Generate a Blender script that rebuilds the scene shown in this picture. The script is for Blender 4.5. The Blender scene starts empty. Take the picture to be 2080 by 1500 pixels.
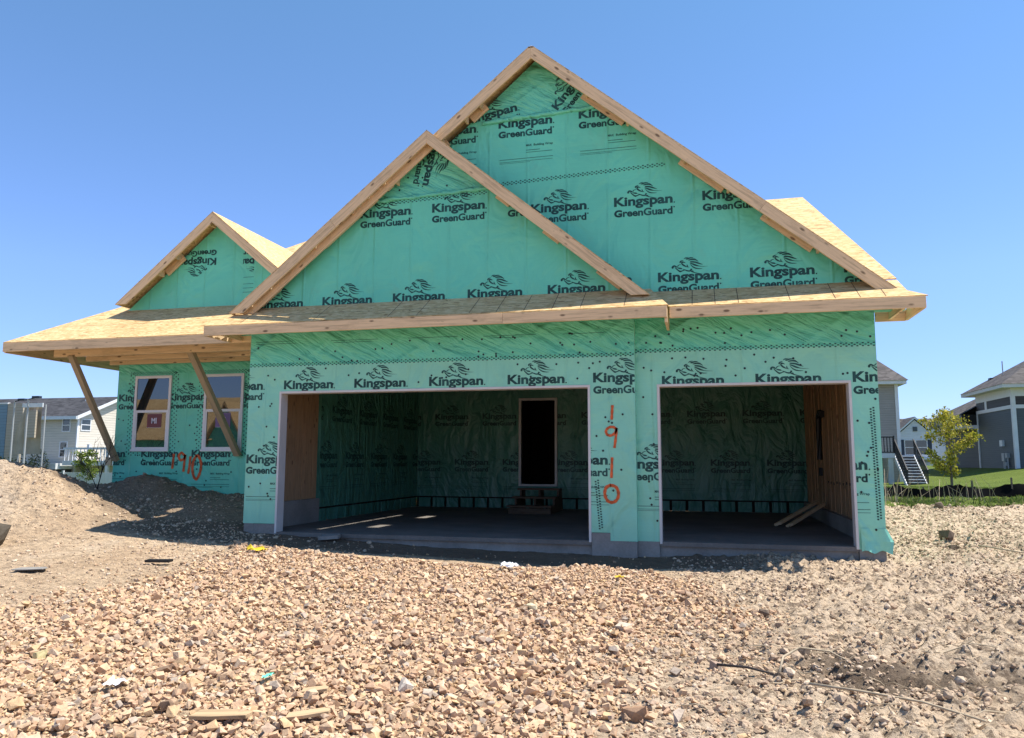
import bpy, bmesh, math, random
import numpy as np
from mathutils import Vector, Matrix

random.seed(7)
RNG = np.random.default_rng(11)
S = bpy.context.scene
COL = S.collection
PI = math.pi

# ------------------------------------------------------------------ camera
fw = Vector((-0.2400, 0.9632, 0.1207)).normalized()
rt = Vector((0.9703, 0.2420, 0.0030))
rt = (rt - fw * rt.dot(fw)).normalized()
upv = rt.cross(fw)
cam_d = bpy.data.cameras.new('camera')
cam = bpy.data.objects.new('camera', cam_d)
COL.objects.link(cam)
CAM = Vector((7.048, -10.863, 1.088))
cam.matrix_world = Matrix(((rt.x, upv.x, -fw.x, CAM.x), (rt.y, upv.y, -fw.y, CAM.y), (rt.z, upv.z, -fw.z, CAM.z), (0, 0, 0, 1)))
cam_d.sensor_width = 36.0
cam_d.lens = 36.0 * 1555.5 / 2080.0
cam_d.clip_start = 0.1
cam_d.clip_end = 3000
S.camera = cam

# ------------------------------------------------------------------ light
SUN = Vector((0.505, 0.13, 1.0)).normalized()          # direction towards the sun
elev = math.asin(SUN.z)
W = bpy.data.worlds.new('World')
S.world = W
W.use_nodes = True
nt = W.node_tree
sky = nt.nodes.new('ShaderNodeTexSky')
sky.sky_type = 'NISHITA'
sky.sun_disc = False
sky.sun_elevation = elev
sky.sun_rotation = math.atan2(SUN.x, SUN.y)
sky.air_density = 1.0
sky.dust_density = 0.0
sky.ozone_density = 3.0
sky.altitude = 1500
bg = nt.nodes['Background']
bg.inputs['Strength'].default_value = 0.15
tc_w = nt.nodes.new('ShaderNodeTexCoord')
sep_w = nt.nodes.new('ShaderNodeSeparateXYZ')
ramp_w = nt.nodes.new('ShaderNodeValToRGB')
ramp_w.color_ramp.elements[0].position = 0.0
ramp_w.color_ramp.elements[0].color = (0.38, 0.405, 0.56, 1)
ramp_w.color_ramp.elements[1].position = 0.55
ramp_w.color_ramp.elements[1].color = (0.60, 0.76, 0.79, 1)
e_ = ramp_w.color_ramp.elements.new(0.22)
e_.color = (0.59, 0.64, 0.80, 1)
mul_w = nt.nodes.new('ShaderNodeMix')
mul_w.data_type = 'RGBA'; mul_w.blend_type = 'MULTIPLY'; mul_w.inputs[0].default_value = 1.0
nt.links.new(tc_w.outputs['Generated'], sep_w.inputs[0])
nt.links.new(sep_w.outputs[2], ramp_w.inputs[0])
nt.links.new(sky.outputs[0], mul_w.inputs[6])
nt.links.new(ramp_w.outputs[0], mul_w.inputs[7])
nt.links.new(mul_w.outputs[2], bg.inputs[0])
sun_d = bpy.data.lights.new('sun', 'SUN')
sun_d.energy = 4.2
sun_d.angle = math.radians(0.5)
sun_d.color = (1.0, 0.95, 0.86)
sun = bpy.data.objects.new('sun', sun_d)
COL.objects.link(sun)
sun.location = (20, 10, 40)
sun.rotation_euler = (-SUN).to_track_quat('-Z', 'Y').to_euler()
S.view_settings.view_transform = 'Standard'
S.view_settings.look = 'None'
S.view_settings.gamma = 1
S.view_settings.exposure = 0.98

# ------------------------------------------------------------------ helpers
class NT:
    def __init__(self, name, rough=0.8, spec=0.3):
        self.m = bpy.data.materials.new(name)
        self.m.use_nodes = True
        self.t = self.m.node_tree
        self.b = self.t.nodes['Principled BSDF']
        self.b.inputs['Roughness'].default_value = rough
        self.b.inputs['Specular IOR Level'].default_value = spec
    def n(self, typ, **kw):
        nd = self.t.nodes.new(typ)
        for k, v in kw.items():
            setattr(nd, k, v)
        return nd
    def l(self, a, b):
        self.t.links.new(a, b)
    def coord(self, scale=(1, 1, 1), rot=(0, 0, 0), out='Object', rnd=0):
        tc = self.n('ShaderNodeTexCoord')
        mp = self.n('ShaderNodeMapping')
        mp.inputs['Scale'].default_value = scale
        mp.inputs['Rotation'].default_value = rot
        self.l(tc.outputs[out], mp.inputs['Vector'])
        if rnd:
            oi = self.n('ShaderNodeObjectInfo')
            mu = self.n('ShaderNodeMath', operation='MULTIPLY')
            mu.inputs[1].default_value = rnd
            self.l(oi.outputs['Random'], mu.inputs[0])
            self.l(mu.outputs[0], mp.inputs['Location'])
        return mp.outputs[0]
    def stretched(self, angle, along, across):
        """object coordinates turned in the wall plane, then stretched along that direction"""
        tc = self.n('ShaderNodeTexCoord')
        m1 = self.n('ShaderNodeMapping'); m1.inputs['Rotation'].default_value = (0, math.radians(angle), 0)
        m2 = self.n('ShaderNodeMapping'); m2.inputs['Scale'].default_value = (along, 1.0, across)
        self.l(tc.outputs['Object'], m1.inputs['Vector']); self.l(m1.outputs[0], m2.inputs['Vector'])
        return m2.outputs[0]
    def noise(self, vec, scale, detail=4, rough=0.55, dist=0.0, typ='FBM'):
        nd = self.n('ShaderNodeTexNoise')
        nd.noise_type = typ
        nd.inputs['Scale'].default_value = scale
        nd.inputs['Detail'].default_value = detail
        nd.inputs['Roughness'].default_value = rough
        nd.inputs['Distortion'].default_value = dist
        self.l(vec, nd.inputs['Vector'])
        return nd.outputs[0]
    def vor(self, vec, scale, out='Distance', feature='F1'):
        nd = self.n('ShaderNodeTexVoronoi')
        nd.feature = feature
        nd.inputs['Scale'].default_value = scale
        self.l(vec, nd.inputs['Vector'])
        return nd.outputs[out]
    def ramp(self, fac, stops):
        nd = self.n('ShaderNodeValToRGB')
        cr = nd.color_ramp
        while len(cr.elements) < len(stops):
            cr.elements.new(0.5)
        for e, (p, c) in zip(cr.elements, stops):
            e.position = p
            e.color = (*c, 1) if len(c) == 3 else c
        self.l(fac, nd.inputs[0])
        return nd.outputs[0]
    def mix(self, fac, a, b, mode='MIX'):
        nd = self.n('ShaderNodeMix', data_type='RGBA', blend_type=mode)
        for i, v in ((0, fac), (6, a), (7, b)):
            if isinstance(v, (int, float)):
                nd.inputs[i].default_value = v
            elif isinstance(v, tuple):
                nd.inputs[i].default_value = (*v, 1)
            else:
                self.l(v, nd.inputs[i])
        return nd.outputs[2]
    def math(self, op, a, b=0.0):
        nd = self.n('ShaderNodeMath', operation=op)
        for i, v in ((0, a), (1, b)):
            if isinstance(v, (int, float)):
                nd.inputs[i].default_value = v
            else:
                self.l(v, nd.inputs[i])
        return nd.outputs[0]
    def color(self, c):
        if isinstance(c, tuple):
            self.b.inputs['Base Color'].default_value = (*c, 1)
        else:
            self.l(c, self.b.inputs['Base Color'])
    def bump(self, h, strength=0.3, dist=0.02, prev=None):
        nd = self.n('ShaderNodeBump')
        nd.inputs['Strength'].default_value = strength
        nd.inputs['Distance'].default_value = dist
        self.l(h, nd.inputs['Height'])
        if prev is not None:
            self.l(prev, nd.inputs['Normal'])
        self.l(nd.outputs[0], self.b.inputs['Normal'])
        return nd.outputs[0]

def flat(name, c, rough=0.7, spec=0.3, var=0.12, scale=3.0, bump=0.0):
    k = NT(name, rough, spec)
    v = k.coord()
    n = k.noise(v, scale, 6)
    lo = tuple(x * (1 - var) for x in c)
    hi = tuple(min(1, x * (1 + var)) for x in c)
    k.color(k.ramp(n, [(0.3, lo), (0.7, hi)]))
    if bump:
        k.bump(k.noise(v, scale * 8, 6), bump, 0.01)
    return k.m

def wrap_mat(name, kind):
    k = NT(name, 0.42, 0.45)
    v = k.coord()
    big = k.noise(v, 0.9, 3)
    fine = k.noise(k.coord((1, 1, 60)), 4, 3)
    # one wrap: painted bounce light on low walls, glossier overlap sheets, painted garage shade
    base = {'plain_bounce': (0.255, 0.63, 0.46), 'hang_shade': (0.074, 0.245, 0.180)}.get(kind, (0.140, 0.60, 0.415))
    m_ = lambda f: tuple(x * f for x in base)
    c = k.ramp(big, [(0.3, m_(0.90)), (0.72, m_(1.07))])
    c = k.mix(0.12, c, k.ramp(fine, [(0.35, m_(0.75)), (0.65, m_(1.2))]))
    dirt = k.noise(v, 2.3, 8, 0.7)
    c = k.mix(k.math('MULTIPLY', k.ramp(dirt, [(0.58, (0, 0, 0)), (0.75, (1, 1, 1))]), 0.25), c, (0.20, 0.36, 0.24))
    k.color(c)
    if kind == 'band':
        a = k.noise(k.stretched(33, 0.55, 3.4), 1.6, 4, 0.5, 0.35, 'RIDGED_MULTIFRACTAL')
        b = k.noise(k.stretched(-28, 0.6, 3.2), 1.7, 4, 0.55, 0.5)
        n1 = k.bump(a, 1.0, 0.05)
        k.bump(b, 1.0, 0.14, n1)
        k.b.inputs['Roughness'].default_value = 0.34
    elif kind == 'hang_shade':
        a = k.noise(k.coord((3.2, 3.2, 0.42), (0, math.radians(7), 0)), 1.3, 4, 0.5, 0.5, 'RIDGED_MULTIFRACTAL')
        b = k.noise(k.coord((1.6, 1.6, 0.8)), 1.6, 4, 0.55, 1.0)
        n1 = k.bump(a, 0.9, 0.05)
        k.bump(b, 1.0, 0.12, n1)
        k.b.inputs['Roughness'].default_value = 0.33
    else:
        a = k.noise(k.coord((2.6, 2.6, 0.7), (0, math.radians(14), 0)), 1.1, 4, 0.5, 0.7, 'RIDGED_MULTIFRACTAL')
        b = k.noise(k.coord((1.3, 1.3, 1.0), (0, math.radians(-25), 0)), 1.3, 3, 0.5, 0.8)
        n1 = k.bump(a, 0.3, 0.03)
        n2 = k.bump(b, 0.9, 0.10, n1)
        sx = k.n('ShaderNodeSeparateXYZ'); k.l(v, sx.inputs[0])
        st = k.math('ABSOLUTE', k.math('SUBTRACT', k.math('FRACT', k.math('DIVIDE', k.math('ADD', sx.outputs[0], k.math('MULTIPLY', big, 0.05)), 0.61)), 0.5))
        n2 = k.bump(k.ramp(st, [(0.0, (1, 1, 1)), (0.05, (0, 0, 0))]), 0.8, 0.012, n2)
        cr = k.noise(k.stretched(-48, 0.35, 2.6), 1.2, 3, 0.5, 0.3, 'RIDGED_MULTIFRACTAL')
        n2 = k.bump(k.ramp(cr, [(0.45, (0, 0, 0)), (1.0, (1, 1, 1))]), 1.0, 0.06, n2)
        k.bump(k.noise(k.coord((60, 60, 60)), 1.0, 2), 0.05, 0.004, n2)
    return k.m

def wood_mat(name, c=(0.50, 0.335, 0.20), dark=0.52, knots=True):
    k = NT(name, 0.75, 0.25)
    g = k.noise(k.coord((0.8, 14, 14), rnd=37.0), 2.2, 8, 0.65, 0.6)
    lo = tuple(x * dark for x in c)
    hi = tuple(min(1, x * 1.15) for x in c)
    col = k.ramp(g, [(0.25, lo), (0.5, c), (0.8, hi)])
    blotch = k.noise(k.coord((1.2, 3, 3), rnd=19.0), 1.4, 6, 0.7)
    col = k.mix(k.math('MULTIPLY', k.ramp(blotch, [(0.54, (0, 0, 0)), (0.70, (1, 1, 1))]), 0.5), col, tuple(x * 0.58 for x in c))
    st = k.noise(k.coord((2.2, 9, 9), rnd=71.0), 1.0, 5, 0.75)
    col = k.mix(k.math('MULTIPLY', k.ramp(st, [(0.66, (0, 0, 0)), (0.70, (1, 1, 1))]), 0.7), col, tuple(x * 0.35 for x in c))
    if knots:
        kv = k.coord((3.2, 7.5, 7.5), rnd=53.0)
        d = k.vor(kv, 1.0)
        kn = k.ramp(d, [(0.09, (1, 1, 1)), (0.17, (0, 0, 0))])
        col = k.mix(k.math('MULTIPLY', kn, 0.8), col, (0.10, 0.055, 0.03))
    oi = k.n('ShaderNodeObjectInfo')
    col = k.mix(0.35, col, k.ramp(oi.outputs['Random'], [(0.0, (0.78, 0.74, 0.70)), (1.0, (1.0, 1.0, 1.0))]), 'MULTIPLY')
    k.color(col)
    k.bump(g, 0.18, 0.006)
    return k.m

def osb_mat(name):
    k = NT(name, 0.8, 0.2)
    w = k.coord()
    cols = []
    for i, (r, sc) in enumerate((((0.2, 0.1, 0.15), (9, 34, 34)), ((0.3, -0.2, 0.9), (9, 30, 30)), ((0.0, 0.2, -0.55), (8, 32, 32)))):
        v = k.coord(sc, r)
        cols.append(k.vor(v, 1.0, 'Color'))
    a = k.mix(k.ramp(k.noise(w, 9, 2), [(0.42, (0, 0, 0)), (0.58, (1, 1, 1))]), cols[0], cols[1])
    a = k.mix(k.ramp(k.noise(w, 7, 2, 0.5, 0.4), [(0.5, (0, 0, 0)), (0.62, (1, 1, 1))]), a, cols[2])
    sp = k.n('ShaderNodeSeparateColor')
    k.l(a, sp.inputs[0])
    c = k.ramp(sp.outputs[0], [(0.05, (0.36, 0.215, 0.095)), (0.16, (0.52, 0.345, 0.155)), (0.6, (0.66, 0.46, 0.225)), (1.0, (0.74, 0.56, 0.31))])
    big = k.noise(w, 0.8, 4)
    c = k.mix(0.4, c, k.ramp(big, [(0.35, (0.78, 0.70, 0.62)), (0.65, (1, 1, 1))]), 'MULTIPLY')
    k.color(c)
    k.bump(sp.outputs[1], 0.15, 0.004)
    return k.m

def conc_mat(name, c=(0.27, 0.265, 0.255)):
    k = NT(name, 0.85, 0.2)
    v = k.coord()
    n = k.noise(v, 1.3, 8, 0.65)
    f = k.noise(v, 30, 5, 0.6)
    col = k.ramp(n, [(0.3, tuple(x * 0.68 for x in c)), (0.7, tuple(x * 1.15 for x in c))])
    col = k.mix(0.25, col, k.ramp(f, [(0.3, (0.3, 0.28, 0.26)), (0.7, (1, 1, 1))]), 'MULTIPLY')
    k.color(col)
    k.bump(f, 0.2, 0.005)
    return k.m

def siding_mat(name, c, pitch=0.11):
    k = NT(name, 0.6, 0.3)
    tc = k.n('ShaderNodeTexCoord')
    sx = k.n('ShaderNodeSeparateXYZ')
    k.l(tc.outputs['Object'], sx.inputs[0])
    fr = k.math('FRACT', k.math('DIVIDE', sx.outputs[2], pitch))
    n = k.noise(k.coord((0.6, 0.6, 9)), 2, 4)
    col = k.ramp(n, [(0.3, tuple(x * 0.9 for x in c)), (0.7, tuple(min(1, x * 1.08) for x in c))])
    col = k.mix(k.ramp(fr, [(0.0, (1, 1, 1)), (0.12, (0, 0, 0))]), col, tuple(x * 0.55 for x in c))
    k.color(col)
    k.bump(k.math('SUBTRACT', 1.0, fr), 0.7, 0.02)
    return k.m

def shingle_mat(name, c):
    k = NT(name, 0.9, 0.15)
    v = k.coord()
    br = k.n('ShaderNodeTexVoronoi')
    k.l(k.coord((3.2, 3.2, 7.0)), br.inputs['Vector'])
    br.inputs['Scale'].default_value = 1.0
    sp = k.n('ShaderNodeSeparateColor')
    k.l(br.outputs['Color'], sp.inputs[0])
    col = k.ramp(sp.outputs[0], [(0.0, tuple(x * 0.65 for x in c)), (1.0, tuple(x * 1.35 for x in c))])
    n = k.noise(v, 26, 4)
    k.color(k.mix(0.4, col, k.ramp(n, [(0.3, (0.5, 0.5, 0.5)), (0.7, (1, 1, 1))]), 'MULTIPLY'))
    k.bump(n, 0.4, 0.02)
    return k.m

def glass_mat(name, base, rough=0.03, ior=1.9):
    k = NT(name, rough, 0.5)
    k.color(base)
    k.b.inputs['IOR'].default_value = ior
    v = k.coord()
    k.bump(k.noise(v, 1.7, 2), 0.015, 0.02)
    return k.m

M = {}
M['wrap'] = wrap_mat('housewrap_plain_bounce', 'plain_bounce')
M['band'] = wrap_mat('housewrap_wrinkled', 'band')
M['gable'] = wrap_mat('housewrap_gable', 'gable')
M['hang_shade'] = wrap_mat('housewrap_hanging_shaded', 'hang_shade')  # same wrap, with the garage's inner shade painted into its tone
M['ink'] = flat('print_ink', (0.016, 0.065, 0.058), 0.5, 0.3, 0.5, 5)
M['cap'] = flat('nail_cap', (0.01, 0.022, 0.02), 0.4, 0.4)
M['lumber'] = wood_mat('framing_lumber', (0.74, 0.535, 0.315))
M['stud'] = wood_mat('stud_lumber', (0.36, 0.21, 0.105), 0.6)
M['brace'] = wood_mat('brace_lumber', (0.36, 0.275, 0.165), 0.7, False)
M['osb'] = osb_mat('oriented_strand_board')
M['line'] = flat('chalk_line', (0.07, 0.045, 0.035), 0.9, 0.1)
M['conc'] = conc_mat('concrete', (0.30, 0.28, 0.255))
M['slab'] = conc_mat('slab_concrete', (0.20, 0.182, 0.163))
M['white'] = flat('white_trim', (0.60, 0.575, 0.55), 0.5, 0.35, 0.06)
M['vinyl'] = flat('white_vinyl', (0.72, 0.70, 0.68), 0.35, 0.45, 0.03)
M['glass'] = glass_mat('window_glass', (0.008, 0.010, 0.014), 0.012, 2.0)
M['paint'] = flat('orange_marking_paint', (0.60, 0.11, 0.03), 0.6, 0.3, 0.45, 16.0)
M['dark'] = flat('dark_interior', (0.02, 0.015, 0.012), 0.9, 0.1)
M['black'] = flat('black_plastic', (0.012, 0.012, 0.013), 0.45, 0.4)
M['stickred'] = flat('red_sticker', (0.16, 0.035, 0.04), 0.4, 0.4)
M['stickpur'] = flat('purple_sticker', (0.16, 0.09, 0.22), 0.4, 0.4)
M['sticktxt'] = flat('sticker_print', (0.62, 0.6, 0.66), 0.4, 0.4)

class MB:
    """Collects faces and links them as one mesh object."""
    def __init__(self):
        self.v, self.f, self.mi = [], [], []
    def poly(self, pts, mi=0):
        b = len(self.v)
        self.v += [tuple(p) for p in pts]
        self.f.append(tuple(range(b, b + len(pts))))
        self.mi.append(mi)
    def box(self, x0, x1, y0, y1, z0, z1, mi=0):
        b = len(self.v)
        self.v += [(x0, y0, z0), (x1, y0, z0), (x1, y1, z0), (x0, y1, z0), (x0, y0, z1), (x1, y0, z1), (x1, y1, z1), (x0, y1, z1)]
        for f in ((0, 3, 2, 1), (4, 5, 6, 7), (0, 1, 5, 4), (1, 2, 6, 5), (2, 3, 7, 6), (3, 0, 4, 7)):
            self.f.append(tuple(b + i for i in f))
            self.mi.append(mi)
    def prism(self, pts, d, mi=0, mi_side=None):
        """polygon pts extruded by vector d"""
        n = len(pts)
        b = len(self.v)
        d = Vector(d)
        self.v += [tuple(p) for p in pts] + [tuple(Vector(p) + d) for p in pts]
        self.f.append(tuple(range(b, b + n))); self.mi.append(mi)
        self.f.append(tuple(range(b + 2 * n - 1, b + n - 1, -1))); self.mi.append(mi)
        for i in range(n):
            j = (i + 1) % n
            self.f.append((b + j, b + i, b + n + i, b + n + j)); self.mi.append(mi if mi_side is None else mi_side)
    def tube(self, pts, radii, sides=6, mi=0, cap=True):
        pts = [Vector(p) for p in pts]
        if isinstance(radii, (int, float)):
            radii = [radii] * len(pts)
        rings = []
        for i, p in enumerate(pts):
            t = (pts[min(i + 1, len(pts) - 1)] - pts[max(i - 1, 0)])
            if t.length < 1e-9:
                t = Vector((0, 0, 1))
            t.normalize()
            a = t.cross(Vector((0, 0, 1)))
            if a.length < 1e-3:
                a = t.cross(Vector((1, 0, 0)))
            a.normalize()
            bb = t.cross(a)
            b0 = len(self.v)
            for s in range(sides):
                an = 2 * PI * s / sides
                self.v.append(tuple(p + (a * math.cos(an) + bb * math.sin(an)) * radii[i]))
            rings.append(b0)
        for r0, r1 in zip(rings, rings[1:]):
            for s in range(sides):
                s2 = (s + 1) % sides
                self.f.append((r0 + s, r0 + s2, r1 + s2, r1 + s)); self.mi.append(mi)
        if cap:
            self.f.append(tuple(rings[0] + s for s in range(sides))); self.mi.append(mi)
            self.f.append(tuple(rings[-1] + s for s in reversed(range(sides)))); self.mi.append(mi)
    def build(self, name, mats, parent=None, loc=None, recalc=True, smooth=False, bevel=0):
        me = bpy.data.meshes.new(name)
        me.from_pydata(self.v, [], self.f)
        for m in (mats if isinstance(mats, (list, tuple)) else [mats]):
            me.materials.append(M[m] if isinstance(m, str) else m)
        me.polygons.foreach_set('material_index', self.mi)
        if recalc:
            bm = bmesh.new(); bm.from_mesh(me)
            bmesh.ops.recalc_face_normals(bm, faces=bm.faces)
            bm.to_mesh(me); bm.free()
        if smooth:
            me.polygons.foreach_set('use_smooth', [True] * len(me.polygons))
        me.update()
        o = bpy.data.objects.new(name, me)
        COL.objects.link(o)
        if parent is not None:
            o.parent = parent
        if loc is not None:
            o.location = loc
        if bevel:
            bv = o.modifiers.new('bevel', 'BEVEL'); bv.width = bevel; bv.segments = 2; bv.limit_method = 'ANGLE'
        return o

def tag(o, label=None, cat=None, group=None, kind=None):
    if label: o['label'] = label
    if cat: o['category'] = cat
    if group: o['group'] = group
    if kind or label: o['kind'] = kind or 'thing'
    return o

def empty(name, loc=(0, 0, 0), label=None, cat=None, group=None):
    o = bpy.data.objects.new(name, None)
    o.empty_display_size = 0.3
    COL.objects.link(o)
    o.location = loc
    return tag(o, label, cat, group)

def board(name, p0, p1, w, t, mat, parent=None, side=None, cut0=0.0, cut1=0.0, label=None):
    """Straight board: p0->p1 is the centre of its top edge, w deep (downwards), t thick. Local X runs along it."""
    p0, p1 = Vector(p0), Vector(p1)
    L = (p1 - p0).length
    X = (p1 - p0).normalized()
    if side is None:
        side = Vector((0, 1, 0)) if abs(X.y) < 0.9 else Vector((1, 0, 0))
    Y = Vector(side)
    Y = (Y - X * Y.dot(X)).normalized()
    Z = X.cross(Y)
    if Z.z < -1e-6:
        Y = -Y; Z = -Z
    mb = MB()
    pts = [(0, -t / 2, 0), (cut0, -t / 2, -w), (L - cut1, -t / 2, -w), (L, -t / 2, 0)]
    mb.prism(pts, (0, t, 0))
    o = mb.build(name, mat, None, bevel=0.004)
    o.matrix_world = Matrix(((X.x, Y.x, Z.x, p0.x), (X.y, Y.y, Z.y, p0.y), (X.z, Y.z, Z.z, p0.z), (0, 0, 0, 1)))
    if parent is not None:
        mw = o.matrix_world.copy()
        o.parent = parent
        o.matrix_parent_inverse = Matrix.Translation(-Vector(parent.location)) if True else mw
    if label:
        o['label'] = label
    return o

# value noise -------------------------------------------------------------
def vnoise(x, y, seed=0):
    xi = np.floor(x).astype(np.int64); yi = np.floor(y).astype(np.int64)
    xf = x - xi; yf = y - yi
    u = xf * xf * xf * (xf * (xf * 6 - 15) + 10); v = yf * yf * yf * (yf * (yf * 6 - 15) + 10)
    def h(a, b):
        n = (a * 374761393 + b * 668265263 + seed * 974711) & 0x7fffffff
        n = ((n ^ (n >> 13)) * 1274126177) & 0x7fffffff
        return ((n ^ (n >> 16)) & 0xffff) / 65535.0
    return (h(xi, yi) * (1 - u) + h(xi + 1, yi) * u) * (1 - v) + (h(xi, yi + 1) * (1 - u) + h(xi + 1, yi + 1) * u) * v
def fbm(x, y, f, oct=4, seed=0, gain=0.5):
    r = np.zeros_like(x); a = 1.0; s = 0.0
    for i in range(oct):
        r = r + a * (vnoise(x * f, y * f, seed + i * 17) * 2 - 1); s += a; a *= gain; f *= 2.03
    return r / s
def sst(a, b, x):
    t = np.clip((x - a) / (b - a), 0, 1)
    return t * t * (3 - 2 * t)

# ------------------------------------------------------------------ ground shape
GPOLY = np.array([(0.4, -0.75), (1.0, -1.9), (1.2, -3.4), (0.6, -4.6), (0.2, -6.0), (0.5, -9.5), (6.45, -9.5), (6.55, -6.4), (6.8, -4.6), (7.05, -3.2), (6.9, -2.2), (6.5, -1.45), (5.7, -0.95), (4.6, -1.55), (2.3, -1.35), (1.4, -1.1)])
def inside_dist(x, y, poly):
    """signed distance, positive inside"""
    d = np.full(x.shape, 1e9); ins = np.zeros(x.shape, bool)
    n = len(poly)
    for i in range(n):
        ax, ay = poly[i]; bx, by = poly[(i + 1) % n]
        ex, ey = bx - ax, by - ay
        t = np.clip(((x - ax) * ex + (y - ay) * ey) / (ex * ex + ey * ey), 0, 1)
        d = np.minimum(d, np.hypot(x - ax - t * ex, y - ay - t * ey))
        c = ((ay > y) != (by > y)) & (x < (bx - ax) * (y - ay) / (by - ay + 1e-12) + ax)
        ins ^= c
    return np.where(ins, d, -d)
def gravel_amount(x, y):
    d = inside_dist(x, y, GPOLY)
    d = d + np.where(y > -1.8, 0.14, 0.55) * fbm(x, y, 0.9, 3, 5)
    return sst(-0.12, 0.16, d) * np.where(y > -1.8, 1, 0) + sst(-0.6, 0.6, d) * np.where(y > -1.8, 0, 1)
def mound(x, y):
    w = fbm(x, y, 1.1, 3, 41)
    ar = np.interp(x, [-9, -6, -4.5, -4, -3.36, -2.25, -1.25, -0.2, 0.15], [0.3, 0.48, 0.53, 0.62, 0.74, 0.45, 0.39, 0.37, 0.0]) * (1 + 0.07 * w)
    yt = -0.35 + 0.35 * fbm(x, y * 0, 0.55, 3, 9)
    up = np.clip((y - yt) / (1.9 - yt), 0, 1)
    mr = ar * np.where(y < 1.9, sst(0, 1, up) * 0.6 + up * 0.4, 1 - sst(0, 4, y - 1.9))
    al = np.interp(x, [-30, -14, -9, -6, -4.7, -4.08, -3.35, -2.66, -1.9, -1.2], [0.0, 0.5, 1.1, 1.1, 1.0, 0.89, 0.66, 0.40, 0.12, 0.0]) * (1 + 0.07 * w)
    yt = -1.75 + 0.3 * fbm(x, y * 0, 0.6, 3, 19)
    up = np.clip((y - yt) / (0.0 - yt), 0, 1)
    ml = al * np.where(y < 0.0, sst(0, 1, up) * 0.45 + up * 0.55, 1 - sst(0.1, np.interp(x, [-6.5, -4.5], [4.0, 1.8]), y))
    return np.maximum(mr, ml) + 0.04 * np.minimum(mr, ml)
def height(x, y, rough=True):
    front = np.interp(y, [-14, -9, -5, -1.5, 0.0, 4], [-0.75, -0.50, -0.39, -0.265, -0.20, -0.19])
    front = front + 0.11 * sst(4.5, 0.3, x) * sst(-4, 0, y) + 0.10 * sst(1.2, -1.5, x) * sst(-5.5, -1.8, y)
    front = front + sst(6.5, 4.0, x) * sst(-3.5, -1.0, y) * 0.03 - 0.03 * np.exp(-((y + 0.5) / 0.35) ** 2) * sst(0.0, 1.0, x)
    right = np.interp(y, [-14, -9, -4, 0, 5, 9, 12, 20], [-0.72, -0.48, -0.34, -0.22, -0.08, 0.02, 0.08, 0.12])
    z = front + (right - front) * sst(7.5, 11, x)
    far = sst(22, 40, y)
    zr = 0.10 + 0.75 * np.exp(-((x - 28) / 5.5) ** 2) - 0.42 * np.exp(-((x - 18.5) / 4.0) ** 2)
    z = np.where(x > 0, z * (1 - far) + zr * far * sst(5, 12, x) + z * far * (1 - sst(5, 12, x)), z)
    lf = sst(-9, -16, x)
    z = z * (1 - lf) + (-0.25 - 0.95 * sst(9, 24, y)) * lf
    z = z + mound(x, y)
    z = z + 0.30 * np.exp(-((x - 16.6) / 0.95) ** 2 - ((y - 12.6) / 0.7) ** 2)
    # gravel laid as a low pad
    near = (x > -4) & (x < 12) & (y > -11) & (y < 2)
    g = np.zeros_like(z)
    if near.any():
        g[near] = gravel_amount(x[near], y[near])
    z = z + 0.05 * g
    if rough:
        bare = 1 - g
        amp = np.where(y > 14, 0.15, 1.0) * np.where(np.hypot(x - 6, y) > 40, 0.0, 1.0)
        z = z + amp * 0.035 * fbm(x, y, 0.8, 4, 1)
        rr = sst(6.2, 8.2, x) * bare
        u = x * 0.8 + y * 0.6; v = -x * 0.6 + y * 0.8
        n5 = fbm(u * 0.6, v, 6.5, 4, 2, 0.6)
        z = z + amp * rr * (0.05 * fbm(u * 0.55, v, 2.2, 4, 7) + 0.13 * np.abs(n5) + 0.065 * np.abs(fbm(u * 0.7, v, 14.0, 2, 3)))
        # churned trench across the right foreground
        tr = np.exp(-((y - (-4.95 + 0.18 * np.sin(x * 2.1) + 0.07 * (x - 8))) / 0.22) ** 2) * sst(7.5, 8.2, x)
        z = z + tr * (-0.07 + 0.20 * fbm(x, y, 5.0, 4, 31, 0.6)) * amp
        ll = sst(2.2, 0.8, x) * bare
        z = z + amp * ll * (0.022 * fbm(x * 0.5, y, 3.5, 4, 12) + 0.018 * np.abs(fbm(x * 0.6, y, 14.0, 3, 15)))
        mm = np.clip(mound(x, y) * 2, 0, 1)
        z = z + amp * mm * (0.08 * fbm(x, y, 2.6, 5, 22, 0.6) + 0.07 * np.abs(fbm(x, y, 7, 4, 23, 0.6)))
        z = z + amp * (1 - mm * 0.5) * 0.008 * fbm(x, y, 24.0, 2, 19)
    return z
def hz(x, y):
    return float(height(np.array([float(x)]), np.array([float(y)]))[0])

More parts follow.
